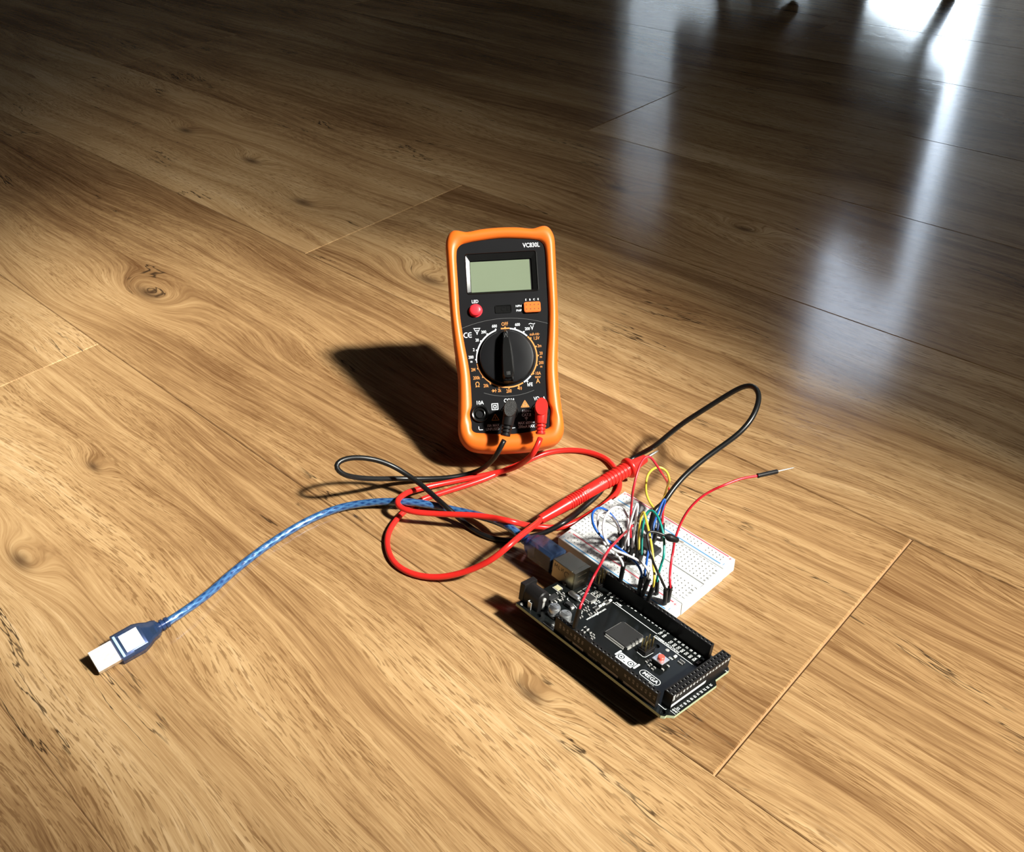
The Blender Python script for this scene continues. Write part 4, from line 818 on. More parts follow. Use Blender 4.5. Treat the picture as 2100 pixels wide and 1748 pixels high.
# barrel jack
b = bm_new(); box(b, -1.8, 1.6, 3.3, 12.4, T, T+11.0, 0, 0.3, 2)
pj = obj('power_jack', b, M['black_matte'], board); b = bm_new()
prof_ = [(11.9-0.9*math.cos(a)*0, 0) for a in (0,)]
cyc, czc, rr = 7.85, T+6.3, 4.3
ring0 = []
arcp = [(cyc+rr*math.cos(a), czc+rr*math.sin(a)) for a in [PI*i/14 for i in range(15)]]+[(cyc-rr, T), (cyc+rr, T)]
va = [b.verts.new((1.5*S_, y*S_, z*S_)) for y, z in arcp]; vb = [b.verts.new((11.3*S_, y*S_, z*S_)) for y, z in arcp]
vc = [b.verts.new((11.9*S_, (cyc+(y-cyc)*0.93)*S_, (T+(z-T)*0.95)*S_)) for y, z in arcp]; nA = len(arcp)
for A_, B_ in ((va, vb), (vb, vc)):
    for i in range(nA): b.faces.new([A_[i], A_[(i+1) % nA], B_[(i+1) % nA], B_[i]])
b.faces.new(vc); b.faces.new(list(reversed(va))); bmesh.ops.recalc_face_normals(b, faces=b.faces[:])
obj('barrel', b, M['black_matte'], pj, smooth=35); b = bm_new()
box(b, 11.9, 12.2, 7.0, 8.7, T-1, T+6.0, 0, 0.1); lathe(b, [(1.25, 0), (1.25, 0.5), (0.8, 0.75), (0.1, 0.8)], 16, Matrix.Translation((11.9*MM, 7.85*MM, (T+6.3)*MM)) @ Matrix.Rotation(PI/2, 4, 'Y'))
box(b, 6.0, 6.5, 2.2, 3.6, T-1, T+4.6, 0, 0.08); box(b, 6.0, 8.6, 2.2, 2.6, T-1, T+4.4, 0, 0.05)
obj('terminal', b, M['tin'], pj); b = bm_new(); disc(b, 7.85, T+6.4, 3.2, Matrix(((0, 0, -1, -1.82*MM), (1, 0, 0, 0), (0, 1, 0, 0), (0, 0, 0, 1))), 0, 20); obj('barrel_hole', b, M['hole'], pj)
# can capacitors
def can(cx, cy, r=3.15, h=5.6):
    b = bm_new(); box(b, cx-3.2, cx+3.2, cy-3.2, cy+3.2, T, T+1.0, 0, 0.4); ba = obj('electrolytic_capacitor', b, M['black_matte'], board); b = bm_new()
    lathe(b, [(r, T+0.8), (r, T+1.6), (r-0.25, T+1.9), (r, T+2.2), (r, T+h-0.5), (r-0.35, T+h)], 28, Matrix.Translation((cx*MM, cy*MM, 0))); obj('can', b, M['alu'], ba, smooth=35); b = bm_new()
    flat(b, [(cx+(r-0.4)*math.cos(a), cy+(r-0.4)*math.sin(a)) for a in [math.radians(198)+math.radians(150)*i/12 for i in range(13)]], None, T+h+0.04)
    text(b, '47', cx-0.2, cy+1.6, 1.7, None, -0.4, z=T+h+0.04); text(b, '25V', cx+0.1, cy+0.0, 1.5, None, -0.4, z=T+h+0.04); obj('polarity_mark', b, M['dark_print'], ba)
can(18.2, 9.6); can(25.4, 10.4)
# chips
def qfp(nm, cx, cy, body, h, npins, pitch, lead):
    b = bm_new(); z = T+0.35; hb_ = body/2; box(b, cx-hb_, cx+hb_, cy-hb_, cy+hb_, z, z+h, 0, 0.18)
    c = obj(nm, b, M['epoxy'], board); b = bm_new()
    for i in range(npins):
        p = (i-(npins-1)/2)*pitch; wd = pitch*0.29
        for sx in (-1, 1):
            for k in (0, 1):
                def bx(a0, a1, z0, z1):
                    lo_, hi_ = sorted((sx*a0, sx*a1))
                    if k == 0: box(b, cx+lo_, cx+hi_, cy+p-wd, cy+p+wd, z0, z1)
                    else: box(b, cx+p-wd, cx+p+wd, cy+lo_, cy+hi_, z0, z1)
                bx(hb_-0.05, hb_+0.45, T+0.95, T+1.12); bx(hb_+0.35, hb_+0.55, T+0.1, T+1.12); bx(hb_+0.45, hb_+lead, T+0.03, T+0.2)
    ld = obj('leads', b, M['tin'], c); stuff(ld); return c
qfp('main_chip', 51.3, 27.3, 14.0, 1.35, 25, 0.5, 1.1)
b = bm_new(); qfp('usb_chip', 20.5, 34.6, 5.2, 1.0, 8, 0.6, 0.8)
b = bm_new(); box(b, 11.0, 18.8, 27.0, 30.4, T+0.1, T+2.6, 0, 1.2, 4); obj('crystal', b, M['bright_steel'], board, smooth=40)
b = bm_new(); box(b, 16.4, 20.4, 19.6, 22.4, T+0.2, T+2.3, 0, 0.2); dd = obj('diode', b, M['epoxy'], board); b = bm_new(); box(b, 15.6, 16.5, 20.2, 21.8, T, T+1.0); box(b, 20.3, 21.4, 19.9, 22.1, T, T+1.3, 0, 0.2); obj('leads', b, M['tin'], dd)
b = bm_new(); box(b, 7.4, 10.9, 14.6, 21.0, T+0.1, T+1.9, 0, 0.15); rg = obj('voltage_regulator', b, M['epoxy'], board); b = bm_new()
for y in (15.5, 17.8, 20.1): box(b, 10.8, 12.6, y-0.4, y+0.4, T, T+0.7, 0, 0.1)
box(b, 5.6, 7.5, 16.2, 19.4, T, T+0.7, 0, 0.1); obj('leads', b, M['tin'], rg)
b = bm_new(); box(b, 2.7, 6.0, 24.9, 28.1, T, T+1.1, 0, 0.12); fz = obj('resettable_fuse', b, M['sticker'], board); b = bm_new(); box(b, 2.4, 6.3, 24.4, 25.0, T, T+0.8); box(b, 2.4, 6.3, 28.0, 28.6, T, T+0.8); obj('leads', b, M['tin'], fz)
# reset switch
b = bm_new(); box(b, 72.1, 78.3, 23.7, 29.7, T, T+2.9, 0, 0.15); rs = obj('reset_switch', b, M['black_matte'], board)
b = bm_new(); box(b, 72.0, 78.4, 23.6, 29.8, T+2.9, T+3.3, 0, 0.12); obj('cover_plate', b, M['alu'], rs); b = bm_new(); lathe(b, [(1.75, T+3.3), (1.75, T+4.7), (1.45, T+5.0), (0.1, T+5.1)], 20, Matrix.Translation((75.2*MM, 26.7*MM, 0))); obj('plunger', b, mat('reset_plunger', (0.72, 0.09, 0.06), 0.4), rs, smooth=40)
b = bm_new()
for x, y in ((72.2, 24.4), (72.2, 28.6)): box(b, x-1.6, x+0.1, y-0.4, y+0.4, T, T+0.6)
for x, y in ((78.2, 24.4), (78.2, 28.6)): box(b, x-0.1, x+1.4, y-0.4, y+0.4, T, T+0.6)
obj('leads', b, M['tin'], rs)
# lamps and small parts
for x, y in ((28.2, 42.5), (28.2, 37.1), (28.2, 34.5), (76.9, 36.7)):
    b = bm_new(); box(b, x-0.65, x+0.65, y-1.1, y+1.1, T, T+1.0, 0, 0.3, 2); obj('indicator_lamp', b, M['led'], board, smooth=40)
def rpack(cx, cy, lx, ly):
    b = bm_new(); box(b, cx-lx/2, cx+lx/2, cy-ly/2, cy+ly/2, T, T+0.7, 0, 0.1); o = obj('resistor_array', b, M['epoxy'], board); b = bm_new()
    for k in range(4):
        if ly > lx: 
            y = cy-ly/2+ly*(k+0.5)/4
            for sx in (-1, 1): box(b, cx+sx*(lx/2+0.1)-0.35, cx+sx*(lx/2+0.1)+0.35, y-0.24, y+0.24, T, T+0.6)
        else:
            x = cx-lx/2+lx*(k+0.5)/4
            for sy in (-1, 1): box(b, x-0.24, x+0.24, cy+sy*(ly/2+0.1)-0.35, cy+sy*(ly/2+0.1)+0.35, T, T+0.6)
    obj('leads', b, M['tin'], o)
rpack(28.0, 39.8, 1.6, 3.2); rpack(28.0, 31.6, 1.6, 3.2); rpack(81.1, 36.3, 3.2, 1.6); rpack(14.2, 38.6, 1.6, 3.2); rpack(14.4, 34.4, 1.6, 3.2)
def chipr(x, y, lx, ly):
    b = bm_new(); box(b, x-lx/2, x+lx/2, y-ly/2, y+ly/2, T, T+0.6, 0, 0.08); o = obj('chip_resistor', b, M['epoxy'], board); b = bm_new()
    if lx > ly: box(b, x-lx/2-0.1, x-lx/2+0.4, y-ly/2-0.02, y+ly/2+0.02, T, T+0.65); box(b, x+lx/2-0.4, x+lx/2+0.1, y-ly/2-0.02, y+ly/2+0.02, T, T+0.65)
    else: box(b, x-lx/2-0.02, x+lx/2+0.02, y-ly/2-0.1, y-ly/2+0.4, T, T+0.65); box(b, x-lx/2-0.02, x+lx/2+0.02, y+ly/2-0.4, y+ly/2+0.1, T, T+0.65)
    obj('leads', b, M['tin'], o)
for x, y, lx, ly in ((70.6, 22.6, 1.2, 2.0), (73.0, 21.6, 1.2, 2.0), (75.6, 21.2, 1.3, 2.2), (44.2, 30.9, 1.1, 2.0), (25.2, 24.4, 1.1, 2.0), (26.6, 26.6, 1.1, 2.0), (29.4, 25.4, 1.2, 2.0), (30.0, 29.0, 1.1, 2.0), (28.2, 19.8, 1.1, 2.0), (24.6, 28.0, 1.1, 2.0),
                     (36.0, 15.6, 2.4, 1.6), (38.6, 14.8, 2.4, 1.4), (41.4, 14.2, 1.2, 2.2), (43.0, 12.8, 1.2, 2.0), (36.6, 12.6, 2.0, 1.2), (7.2, 24.2, 1.2, 2.0), (9.2, 25.4, 1.2, 2.0), (11.0, 24.0, 1.2, 2.0), (12.4, 21.4, 1.1, 1.8), (13.0, 42.0, 1.2, 2.0), (16.0, 44.6, 1.2, 2.0)): chipr(x, y, lx, ly)
def pins(x0, y0, nx, ny, h):
    b = bm_new(); box(b, x0-1.27, x0+(nx-0.5)*2.54, y0-1.27, y0+(ny-0.5)*2.54, T, T+2.4, 0, 0.2); o = obj('pin_header', b, M['black_matte'], board)
    for i in range(nx):
        for j in range(ny):
            b = bm_new(); x, y = x0+i*2.54, y0+j*2.54; box(b, x-0.32, x+0.32, y-0.32, y+0.32, T+2.4, T+h, 0, 0.12); obj('pin', b, M['gold'], o)
pins(63.8, 25.6, 2, 3, 8.6); pins(14.0, 45.6, 2, 3, 8.6)
for x, y, r in [(2.6, 2.0, 1.0), (71.3, 37.7, 1.05), (23.8, 3.4, 0.7), (24.6, 2.4, 0.6)]+[(x, y, 0.62) for x in (18.9, 21.15) for y in (39.95, 42.4)]:
    b = bm_new(); lathe(b, [(r, T), (r, T+0.12), (r*0.6, T+0.25), (0.1, T+0.3)], 14, Matrix.Translation((x*MM, y*MM, 0))); obj('solder_pad', b, M['tin'], board, smooth=40)

# ------------------------------------------------------------ solderless breadboard
bread = thing('breadboard', 'white solderless breadboard full of jumper wires', 'breadboard', Vector(BREAD_LOC)*MM, (0, 0, BREAD_YAW))
RWM = Matrix.Translation(Vector(BREAD_LOC)*MM) @ Matrix.Rotation(BREAD_YAW, 4, 'Z')
ZB = 8.8
RAILU = [1.27+2.54*j for j in range(29) if j % 6 != 5]
def strip(nm, u0, u1, v0, v1, rows, us, trough=None):
    bm = bm_new(); hw = 1.27
    # top: hole rows as cells, plain quads elsewhere
    def q(a, b_, c, d, z=ZB):
        if b_-a > 1e-4 and d-c > 1e-4: bm.faces.new([bm.verts.new((x*S_, y*S_, z*S_)) for x, y in ((a, c), (b_, c), (b_, d), (a, d))])
    e = 0.5; ua, ub, va, vb = u0+e, u1-e, v0+e, v1-e; cur = va
    for v in rows:
        if trough and cur < trough[0] < v:
            t0, t1, dp = trough
            q(ua, ub, cur, t0); q(ua, ub, t0+0.25, t1-0.25, ZB-dp)
            for y0_, y1_, z0_, z1_ in ((t0, t0+0.25, ZB, ZB-dp), (t1-0.25, t1, ZB-dp, ZB)):
                bm.faces.new([bm.verts.new((x*S_, y*S_, z*S_)) for x, y, z in ((ua, y0_, z0_), (ub, y0_, z0_), (ub, y1_, z1_), (ua, y1_, z1_))])
            cur = t1
        q(ua, ub, cur, v-hw); cu_ = ua
        for u in us:
            q(cu_, u-hw, v-hw, v+hw); cell(bm, u, v, 2.54, 2.54, ZB, 0.85, 0.6); cu_ = u+hw
        q(cu_, ub, v-hw, v+hw); cur = v+hw
    q(ua, ub, cur, vb)
    # rounded shoulder and sides
    c = [(ua, va), (ub, va), (ub, vb), (ua, vb)]; c2 = [(u0, v0), (u1, v0), (u1, v1), (u0, v1)]
    L_ = [[bm.verts.new((x*S_, y*S_, z*S_)) for x, y in P_] for P_, z in ((c2, 0.0), (c2, ZB-e), ([(a*0.3+b_*0.7, c_*0.3+d*0.7) for (a, c_), (b_, d) in zip(c, c2)], ZB-0.14), (c, ZB))]
    for A_, B_ in zip(L_, L_[1:]):
        for i in range(4): bm.faces.new([A_[i], A_[(i+1) % 4], B_[(i+1) % 4], B_[i]])
    bm.faces.new(list(reversed(L_[0])))
    return obj(nm, bm, [M['bread'], M['bread_hole']], bread)
rows_near = [2.54, 5.08, 7.62, 10.16, 12.7]; rows_far = [20.32, 22.86, 25.4, 27.94, 30.48]
strip('terminal_strip', -4.3, 78.3, -1.1, 34.4, rows_near+rows_far, [2.54*i for i in range(30)], (14.9, 18.2, 0.5))
strip('power_rail', -3.0, 78.0, -11.6, -1.15, [-8.15, -5.61], RAILU); strip('power_rail', -3.0, 78.0, 34.45, 45.2, [39.05, 41.59], RAILU)
b1, b2, b3 = bm_new(), bm_new(), bm_new(); ZP = ZB+0.03
for v, bb_ in ((-3.5, b1), (-10.2, b2), (44.05, b1), (36.5, b2)):
    line(bb_, [(-0.3 if v > 30 else 1.2, v), (74.2, v)], 0.7, None, ZP)
for v in (-4.1, 43.2):
    for u in (-1.2, 76.0): line(b1, [(u-0.8, v), (u+0.8, v)], 0.3, None, ZP); line(b1, [(u, v-0.8), (u, v+0.8)], 0.3, None, ZP)
for v in (-8.9, 37.4):
    for u in (-1.0, 76.0): line(b2, [(u, v-0.8), (u, v+0.8)], 0.3, None, ZP)
for i in range(30):
    for v in (0.0, 33.02): text(b3, str(30-i), 2.54*i, v, 2.0, None, -PI/2, 'CENTER', 0.75, z=ZP)
for i, c in enumerate('jihgf'):
    for u in (-2.4, 76.3): text(b3, c, u, 2.54*(i+1), 2.4, None, -PI/2, z=ZP)
for i, c in enumerate('edcba'):
    for u in (-2.4, 76.3): text(b3, c, u, 20.32+2.54*i, 2.4, None, -PI/2, z=ZP)
[stuff(obj(*a, bread)) for a in (('red_print', b1, M['red_print']), ('blue_print', b2, M['blue_print']), ('black_print', b3, M['dark_print']))]
def bread_pt(u, v, z): return RWM @ (Vector((u, v, z))*MM)
# dual in-line chip across the trough
ic = thing('dip_chip', 'black sixteen pin chip plugged across the breadboard trough', 'chip', bread_pt(36.83, 16.51, ZB), (0, 0, BREAD_YAW))
b = bm_new(); c1 = [(-9.9, -3.2), (9.9, -3.2), (9.9, 3.2), (-9.9, 3.2)]
LV = [[b.verts.new((x*k*S_, y*kk*S_, z*S_)) for x, y in c1] for k, kk, z in ((0.985, 0.93, 0.9), (1.0, 1.0, 2.4), (1.0, 1.0, 2.7), (0.975, 0.9, 4.2))]
for A_, B_ in zip(LV, LV[1:]):
    for i in range(4): b.faces.new([A_[i], A_[(i+1) % 4], B_[(i+1) % 4], B_[i]])
b.faces.new(LV[-1]); b.faces.new(list(reversed(LV[0]))); obj('chip_body', b, M['epoxy'], ic)
for i in range(8):
    for sy in (-1, 1):
        b = bm_new(); x = -8.89+2.54*i; y = sy*3.81; box(b, x-0.7, x+0.7, min(sy*3.1, y), max(sy*3.1, y), 2.4, 2.7); box(b, x-0.7, x+0.7, y-0.13, y+0.13, 0.9, 2.7); box(b, x-0.25, x+0.25, y-0.13, y+0.13, -1.2, 0.9); obj('leg', b, M['tin'], ic)

# ------------------------------------------------------------ cables and probes (points are world millimetres)
def V3(L): return [Vector(p) for p in L]
def lead_plug(root, org, body, m, mcap, a, bq, nmw):
    """right-angled banana plug: cap seen end-on, ribbed stem running to the cable"""
    fd = (meter_pt(0, -1, 0)-meter_pt(0, 0, 0)).normalized(); up = (meter_pt(0, 0, 1)-meter_pt(0, 0, 0)).normalized()
    a, bq = Vector(a), Vector(bq); ax = (bq-a).normalized(); side = fd.cross(ax).normalized()
    # cap barrel from the jack to beyond the stem
    s0 = body; base = meter_pt(s0, 0.6, 25.4); tip = meter_pt(s0, -16.5, 25.4)
    bm = bm_new(); rings = []
    o2 = Vector(org); n = 24
    for d, rx, r1, r2 in ((1.0, 3.7, 3.7, 3.7), (-6.5, 3.9, 3.9, 4.6), (-8.0, 4.15, 5.4, 6.0), (-15.6, 4.1, 5.5, 5.9), (-16.3, 3.7, 5.1, 5.4)):
        c = meter_pt(s0, d, 25.4); row = []
        for k in range(n):
            t_ = 2*PI*k/n; x, y = math.cos(t_), math.sin(t_)
            row.append(bm.verts.new((c+side*(x*rx*METER_SCALE)+ax*(-y*(r1 if y > 0 else r2)*METER_SCALE)-o2)*MM))
        rings.append(row)
    for A_, B_ in zip(rings, rings[1:]):
        for k in range(n): bm.faces.new([A_[k], A_[(k+1) % n], B_[(k+1) % n], B_[k]])
    bm.faces.new(rings[-1]); bm.faces.new(list(reversed(rings[0]))); bmesh.ops.recalc_face_normals(bm, faces=bm.faces[:])
    cap = obj('plug_cap', bm, mcap, root, smooth=40)
    bm = bm_new(); L = (bq-a).length
    prof = [(3.7, -1), (3.75, 3), (3.5, L*0.48), (3.3, L*0.52)]
    z = L*0.52
    for i in range(3): prof += [(2.3, z+0.05), (2.3, z+0.75), (3.25-0.12*i, z+0.8), (3.2-0.12*i, z+2.1)]; z += 2.15
    prof += [(2.6, z+0.1), (1.7, z+0.2)]
    lathe(bm, prof, 20, frame(a-o2, ax)); obj('strain_relief', bm, m, root, smooth=30)
    bm = bm_new(); lathe(bm, [(2.0, 0), (2.0, 10), (1.5, 12)], 16, frame(meter_pt(s0, 1.0, 25.4)-o2, -fd)); obj('plug_pin', bm, M['bright_steel'], root, smooth=30)
# red test lead
o_red = Vector((40, 400, 0)); red = thing('red_test_lead', 'red test lead plugged into the meter, looping over the floor to a red probe', 'test lead', o_red*MM)
lead_plug(red, o_red, 19.2, M['red'], M['red'], RED_PLUG[0], RED_PLUG[1], 'red')
bm = bm_new(); tube(bm, catmull(V3(RED_CABLE), 2.0), 1.75, 12, org=o_red); obj('cable', bm, M['red'], red, smooth=True)
P0, P1, P2, P3 = V3(PROBE_AXIS); axd = (P1-P0).normalized(); LG = (P1-P0).length
prof = [(1.9, -0.2), (2.7, 0), (2.85, 0.6), (3.9, 21.5)]
z = 21.5
for i in range(7): prof += [(4.2, z+0.1), (4.35, z+0.7), (4.2, z+1.25), (3.8, z+1.35), (3.8, z+1.75)]; z += 1.8
prof += [(4.1, z+0.1), (4.3, LG-21)]
z = LG-21
for i in range(7): prof += [(4.3, z+0.1), (4.75, z+0.6), (4.75, z+1.9), (4.3, z+2.4)]; z += 2.7
prof += [(4.4, LG-1.8)]
bm = bm_new(); lathe(bm, prof, 28, frame(P0-o_red, axd)); hdl = obj('probe_handle', bm, M['red'], red, smooth=35)
bm = bm_new(); lathe(bm, [(4.4, LG-2.0), (5.9, LG-1.6), (6.6, LG-0.8), (6.7, LG+0.4), (6.2, LG+1.4), (4.6, LG+1.9)], 28, frame(P0-o_red, axd)); obj('finger_guard', bm, M['red'], hdl, smooth=40)
bm = bm_new(); L2 = (P2-P0).length; lathe(bm, [(4.1, LG+1.6), (3.9, LG+3), (2.7, L2-0.3), (2.3, L2)], 24, frame(P0-o_red, axd)); obj('probe_nose', bm, M['red'], hdl, smooth=40)
bm = bm_new(); L3 = (P3-P0).length; lathe(bm, [(1.0, L2-0.5), (1.0, L3-5), (0.7, L3-2), (0.15, L3)], 12, frame(P0-o_red, axd)); obj('probe_tip', bm, M['bright_steel'], hdl, smooth=40)
bm = bm_new(); u_ = Vector((0, 0, 1)); sd_ = axd.cross(u_).normalized(); vw = (Vector((0, 0, CAM['h']))-P0.lerp(P1, 0.5)).normalized(); nz_ = (vw-axd*vw.dot(axd)).normalized(); yx = nz_.cross(axd)
TM = Matrix((axd, yx, nz_)).transposed().to_4x4(); TM.translation = (P0-o_red+axd*(LG*0.56)+nz_*4.33)*MM
text(bm, '1000V', -6.0, 0.2, 3.0, TM, 0, 'CENTER', 0.8, z=0.05); text(bm, '10A', 6.5, 0.2, 3.0, TM, 0, 'CENTER', 0.8, z=0.05)
obj('moulded_lettering', bm, mat('raised_red_lettering', (0.85, 0.10, 0.08), 0.35), hdl)
# black test lead
o_blk = Vector((20, 400, 0)); blk = thing('black_test_lead', 'black test lead plugged into the meter, looping behind the red probe to the breadboard', 'test lead', o_blk*MM)
lead_plug(blk, o_blk, -0.1, M['black_matte'], M['black_rough'], BLACK_PLUG[0], BLACK_PLUG[1], 'black')
cp = catmull(V3(BLACK_CABLE), 2.0); nc = len(cp)
bm = bm_new(); tube(bm, cp, [1.6 if i < nc-8 else 1.6-0.1*(i-nc+8) for i in range(nc)], 12, org=o_blk); obj('cable', bm, M['black_cable'], blk, smooth=True)
# usb cable
o_usb = Vector((-217, 317, 0)); usb = thing('usb_cable', 'translucent blue usb cable running from the loose silver plug to the board', 'cable', o_usb*MM)
cp = catmull(V3(USB_CABLE), 2.0)
bm = bm_new(); tube(bm, cp, 2.3, 14, org=o_usb, uv=True); obj('cable', bm, M['usb_jacket'], usb, smooth=True)
a_ = Vector((.763, .646, 0)).normalized(); c_ = Vector((-.555, .701, .448)); c_ = (c_-a_*c_.dot(a_)).normalized(); n_ = a_.cross(c_)
UM = Matrix((a_, c_, n_)).transposed().to_4x4(); UM.translation = (Vector((-217.6, 317.6, 6.2))-o_usb)*MM
def plug_box(nm, x0, x1, hw, hh, m, bev, par, seg=2, zc=0.0):
    b = bm_new(); box(b, x0, x1, -hw, hw, zc-hh, zc+hh, 0, bev, seg); bmesh.ops.transform(b, matrix=UM, verts=b.verts); return obj(nm, b, m, par, smooth=40)
b = bm_new(); box(b, 0.0, 19.0, -6.0, 6.0, -2.25, 2.25)
sh = b.faces[:]; bmesh.ops.delete(b, geom=[f for f in b.faces if all(abs(v.co.x) < 1e-6 for v in f.verts)], context='FACES')
bmesh.ops.bevel(b, geom=[e for e in b.edges if abs(e.verts[0].co.x-e.verts[1].co.x) > 0.01], offset=0.5*MM, segments=2, affect='EDGES')
bmesh.ops.solidify(b, geom=b.faces[:], thickness=0.3*MM); bmesh.ops.recalc_face_normals(b, faces=b.faces[:]); bmesh.ops.transform(b, matrix=UM, verts=b.verts)
shell = obj('plug_shell', b, mat('brushed_shell', (0.86, 0.84, 0.82), 0.42, 1.0, bump=0.06), usb)
plug_box('tongue', 1.0, 12.0, 5.4, 0.9, M['black_matte'], 0.1, shell, 1, -0.9)
plug_box('inner_shield', 12.4, 27.0, 5.5, 2.7, M['bright_steel'], 0.5, usb)
b = bm_new(); rows = [(12.0, 6.9, 3.0), (12.3, 7.7, 3.7), (24.0, 7.8, 3.8), (27.5, 6.6, 3.8), (30.5, 5.0, 3.7), (33.0, 4.6, 3.5), (34.8, 3.7, 3.3)]
RR = []
for x, hw, hh in rows:
    k = 1.1; RR.append([b.verts.new((x*S_, y*S_, z*S_)) for y, z in ((-hw+k, -hh), (hw-k, -hh), (hw, -hh+k), (hw, hh-k), (hw-k, hh), (-hw+k, hh), (-hw, hh-k), (-hw, -hh+k))])
for A_, B_ in zip(RR, RR[1:]):
    for i in range(8): b.faces.new([A_[i], A_[(i+1) % 8], B_[(i+1) % 8], B_[i]])
b.faces.new(RR[-1]); b.faces.new(list(reversed(RR[0]))); bmesh.ops.recalc_face_normals(b, faces=b.faces[:]); bmesh.ops.transform(b, matrix=UM, verts=b.verts)
mold = obj('plug_moulding', b, M['blue_mold'], usb, smooth=35)
b = bm_new(); box(b, 15.5, 25.2, -5.0, 5.0, 3.55, 4.0, 0, 0.6, 2); bmesh.ops.transform(b, matrix=UM, verts=b.verts); obj('label_panel', b, mat('pale_label_panel', (0.82, 0.86, 0.88), 0.3), mold, smooth=40)
b = bm_new(); box(b, 12.9, 14.2, -6.3, 6.3, 3.5, 4.0, 0, 0.25, 1); bmesh.ops.transform(b, matrix=UM, verts=b.verts); obj('collar', b, mat('pale_blue_collar', (0.35, 0.52, 0.66), 0.3), mold, smooth=40)
b = bm_new(); lathe(b, [(3.3, 34), (3.3, 35.4), (2.5, 35.5), (2.5, 36.3), (3.2, 36.4), (3.2, 37.8), (2.45, 37.9), (2.45, 38.7), (3.1, 38.8), (3.0, 40.6), (2.3, 40.8)], 18, UM @ Matrix.Rotation(PI/2, 4, 'Y')); obj('strain_relief', b, M['blue_mold'], usb, smooth=30)
# board-end plug, in the board's frame
GM = Matrix.Translation(-o_usb*MM) @ BWM
b = bm_new(); zc = 7.1; RR = []
for x, hw, hh in ((-7.6, 5.6, 5.6), (-8.2, 6.2, 6.3), (-24.5, 6.2, 6.3), (-26.5, 5.2, 5.4), (-29.5, 4.4, 4.4), (-31, 3.4, 3.4)):
    k = 1.6; RR.append([b.verts.new((x*S_, (38.1+y)*S_, (zc+z)*S_)) for y, z in ((-hw+k, -hh), (hw-k, -hh), (hw, -hh+k), (hw, hh-k), (hw-k, hh), (-hw+k, hh), (-hw, hh-k), (-hw, -hh+k))])
for A_, B_ in zip(RR, RR[1:]):
    for i in range(8): b.faces.new([A_[i], A_[(i+1) % 8], B_[(i+1) % 8], B_[i]])
b.faces.new(RR[-1]); b.faces.new(list(reversed(RR[0]))); bmesh.ops.recalc_face_normals(b, faces=b.faces[:]); bmesh.ops.transform(b, matrix=GM, verts=b.verts)
bp = obj('board_plug', b, M['blue_mold'], usb, smooth=35)
b = bm_new(); box(b, -22, -8.6, 33.3, 42.9, 2.8, 11.4, 0, 0.8, 2); bmesh.ops.transform(b, matrix=GM, verts=b.verts); obj('plug_core', b, mat('dark_plug_core', (0.03, 0.033, 0.045), 0.35), bp, smooth=40)
b = bm_new(); box(b, -8.4, -6.4, 33.9, 42.3, 3.0, 11.2, 0, 0.4, 1); bmesh.ops.transform(b, matrix=GM, verts=b.verts); obj('plug_shell', b, M['steel'], bp, smooth=40)
b = bm_new(); lathe(b, [(3.4, -31), (3.4, -32.4), (2.6, -32.5), (2.6, -33.2), (3.3, -33.3), (3.3, -34.6), (2.6, -34.7), (2.6, -35.4), (3.1, -35.5), (2.9, -37)], 18, GM @ Matrix.Translation((0, 38.1*MM, zc*MM)) @ Matrix.Rotation(PI/2, 4, 'Y')); obj('strain_relief', b, M['blue_mold'], bp, smooth=30)

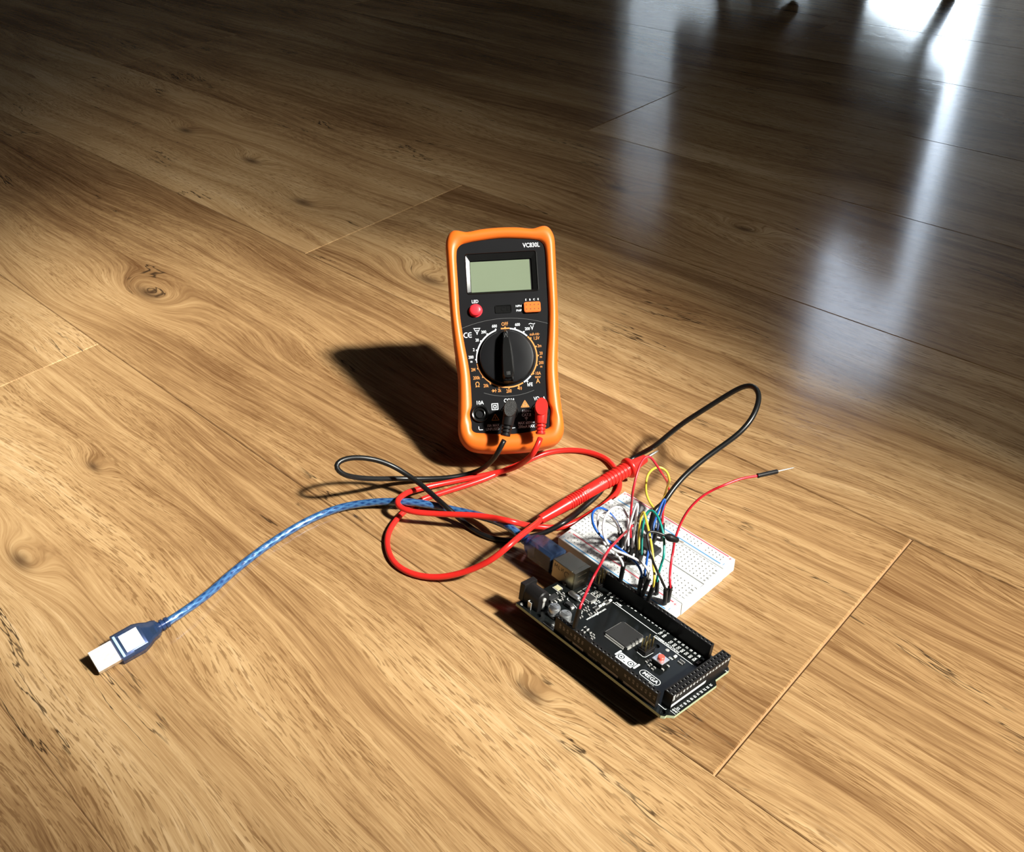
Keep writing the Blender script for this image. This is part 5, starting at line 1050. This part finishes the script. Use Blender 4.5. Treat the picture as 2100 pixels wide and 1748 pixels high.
# ------------------------------------------------------------ jumper wires
JL = {
 'red_low': 'red jumper wire from the board power header to the breadboard',
 'red_tall': 'tall red jumper wire looping up beside the tip of the red probe',
 'white_small': 'white jumper wire making the smaller loop at the left of the breadboard',
 'white_big': 'white jumper wire making the larger round loop above the breadboard',
 'white_narrow': 'white jumper wire bent in a narrow upside down V',
 'blue_loop': 'blue jumper wire looping left behind the white wires',
 'blue_pair': 'blue jumper wire folded in a narrow peak beside the black cable',
 'yellow_near': 'yellow jumper wire bent in a peak in front of the green wire',
 'yellow_far': 'yellow jumper wire making a round loop above the far breadboard edge',
 'green': 'green jumper wire arching over the middle of the breadboard',
 'black': 'black jumper wire with a bare pin hanging free over the breadboard',
 'red_free': 'red jumper wire reaching out to the right with its pin free in the air',
}
HOUSE = M['black_matte']
for key, j in JUMPERS.items():
    h1, h2 = j['h1'], j['h2']; org = Vector(h1[0]); col = M['wire_'+j['col']]
    r = thing('jumper_wire', JL[key], 'jumper wire', org*MM, group='jumper wires on the breadboard')
    pts = V3(j['pts'])
    if j['h1']: pts = [Vector(h1[1]).lerp(Vector(h1[0]), 0.25)]+pts
    if h2: pts = pts+[Vector(h2[1]).lerp(Vector(h2[0]), 0.25)]
    bm = bm_new(); tube(bm, catmull(pts, 1.2), 0.66, 10, org=org); obj('insulation', bm, col, r, smooth=True)
    for h in (h1, h2):
        if not h: continue
        a, bq = Vector(h[0]), Vector(h[1]); ax = (bq-a).normalized(); L = (bq-a).length
        bm = bm_new(); lathe(bm, [(0.7, 0.0), (1.15, 0.7), (1.22, 4), (1.3, L-1.2), (1.32, L-0.2), (1.15, L), (0.85, L), (0.8, L-1.0)], 14, frame(a-org, ax)); obj('pin_housing', bm, HOUSE, r, smooth=40)
        bm = bm_new(); lathe(bm, [(0.3, -3.0), (0.3, 0.3)], 8, frame(a-org, ax)); obj('pin', bm, M['bright_steel'], r)
    if j['pin']:
        a, bq, cq = V3(j['pin']); ax = (bq-a).normalized(); L = (bq-a).length; bm = bm_new()
        if key == 'black': pf = [(0.7, -0.5), (1.0, 0.2), (1.95, L*0.22), (2.1, L*0.42), (1.75, L*0.7), (1.45, L-0.4), (1.2, L), (0.4, L)]
        else: pf = [(0.8, -0.2), (1.3, 0.0), (1.3, 0.6), (1.15, 1.2), (1.2, L-0.4), (1.0, L), (0.4, L)]
        lathe(bm, pf, 16, frame(a-org, ax)); obj('pin_housing', bm, HOUSE, r, smooth=40)
        bm = bm_new(); lathe(bm, [(0.36, 0), (0.33, (cq-bq).length-1), (0.12, (cq-bq).length)], 10, frame(bq-org, cq-bq)); obj('pin', bm, M['bright_steel'], r, smooth=40)
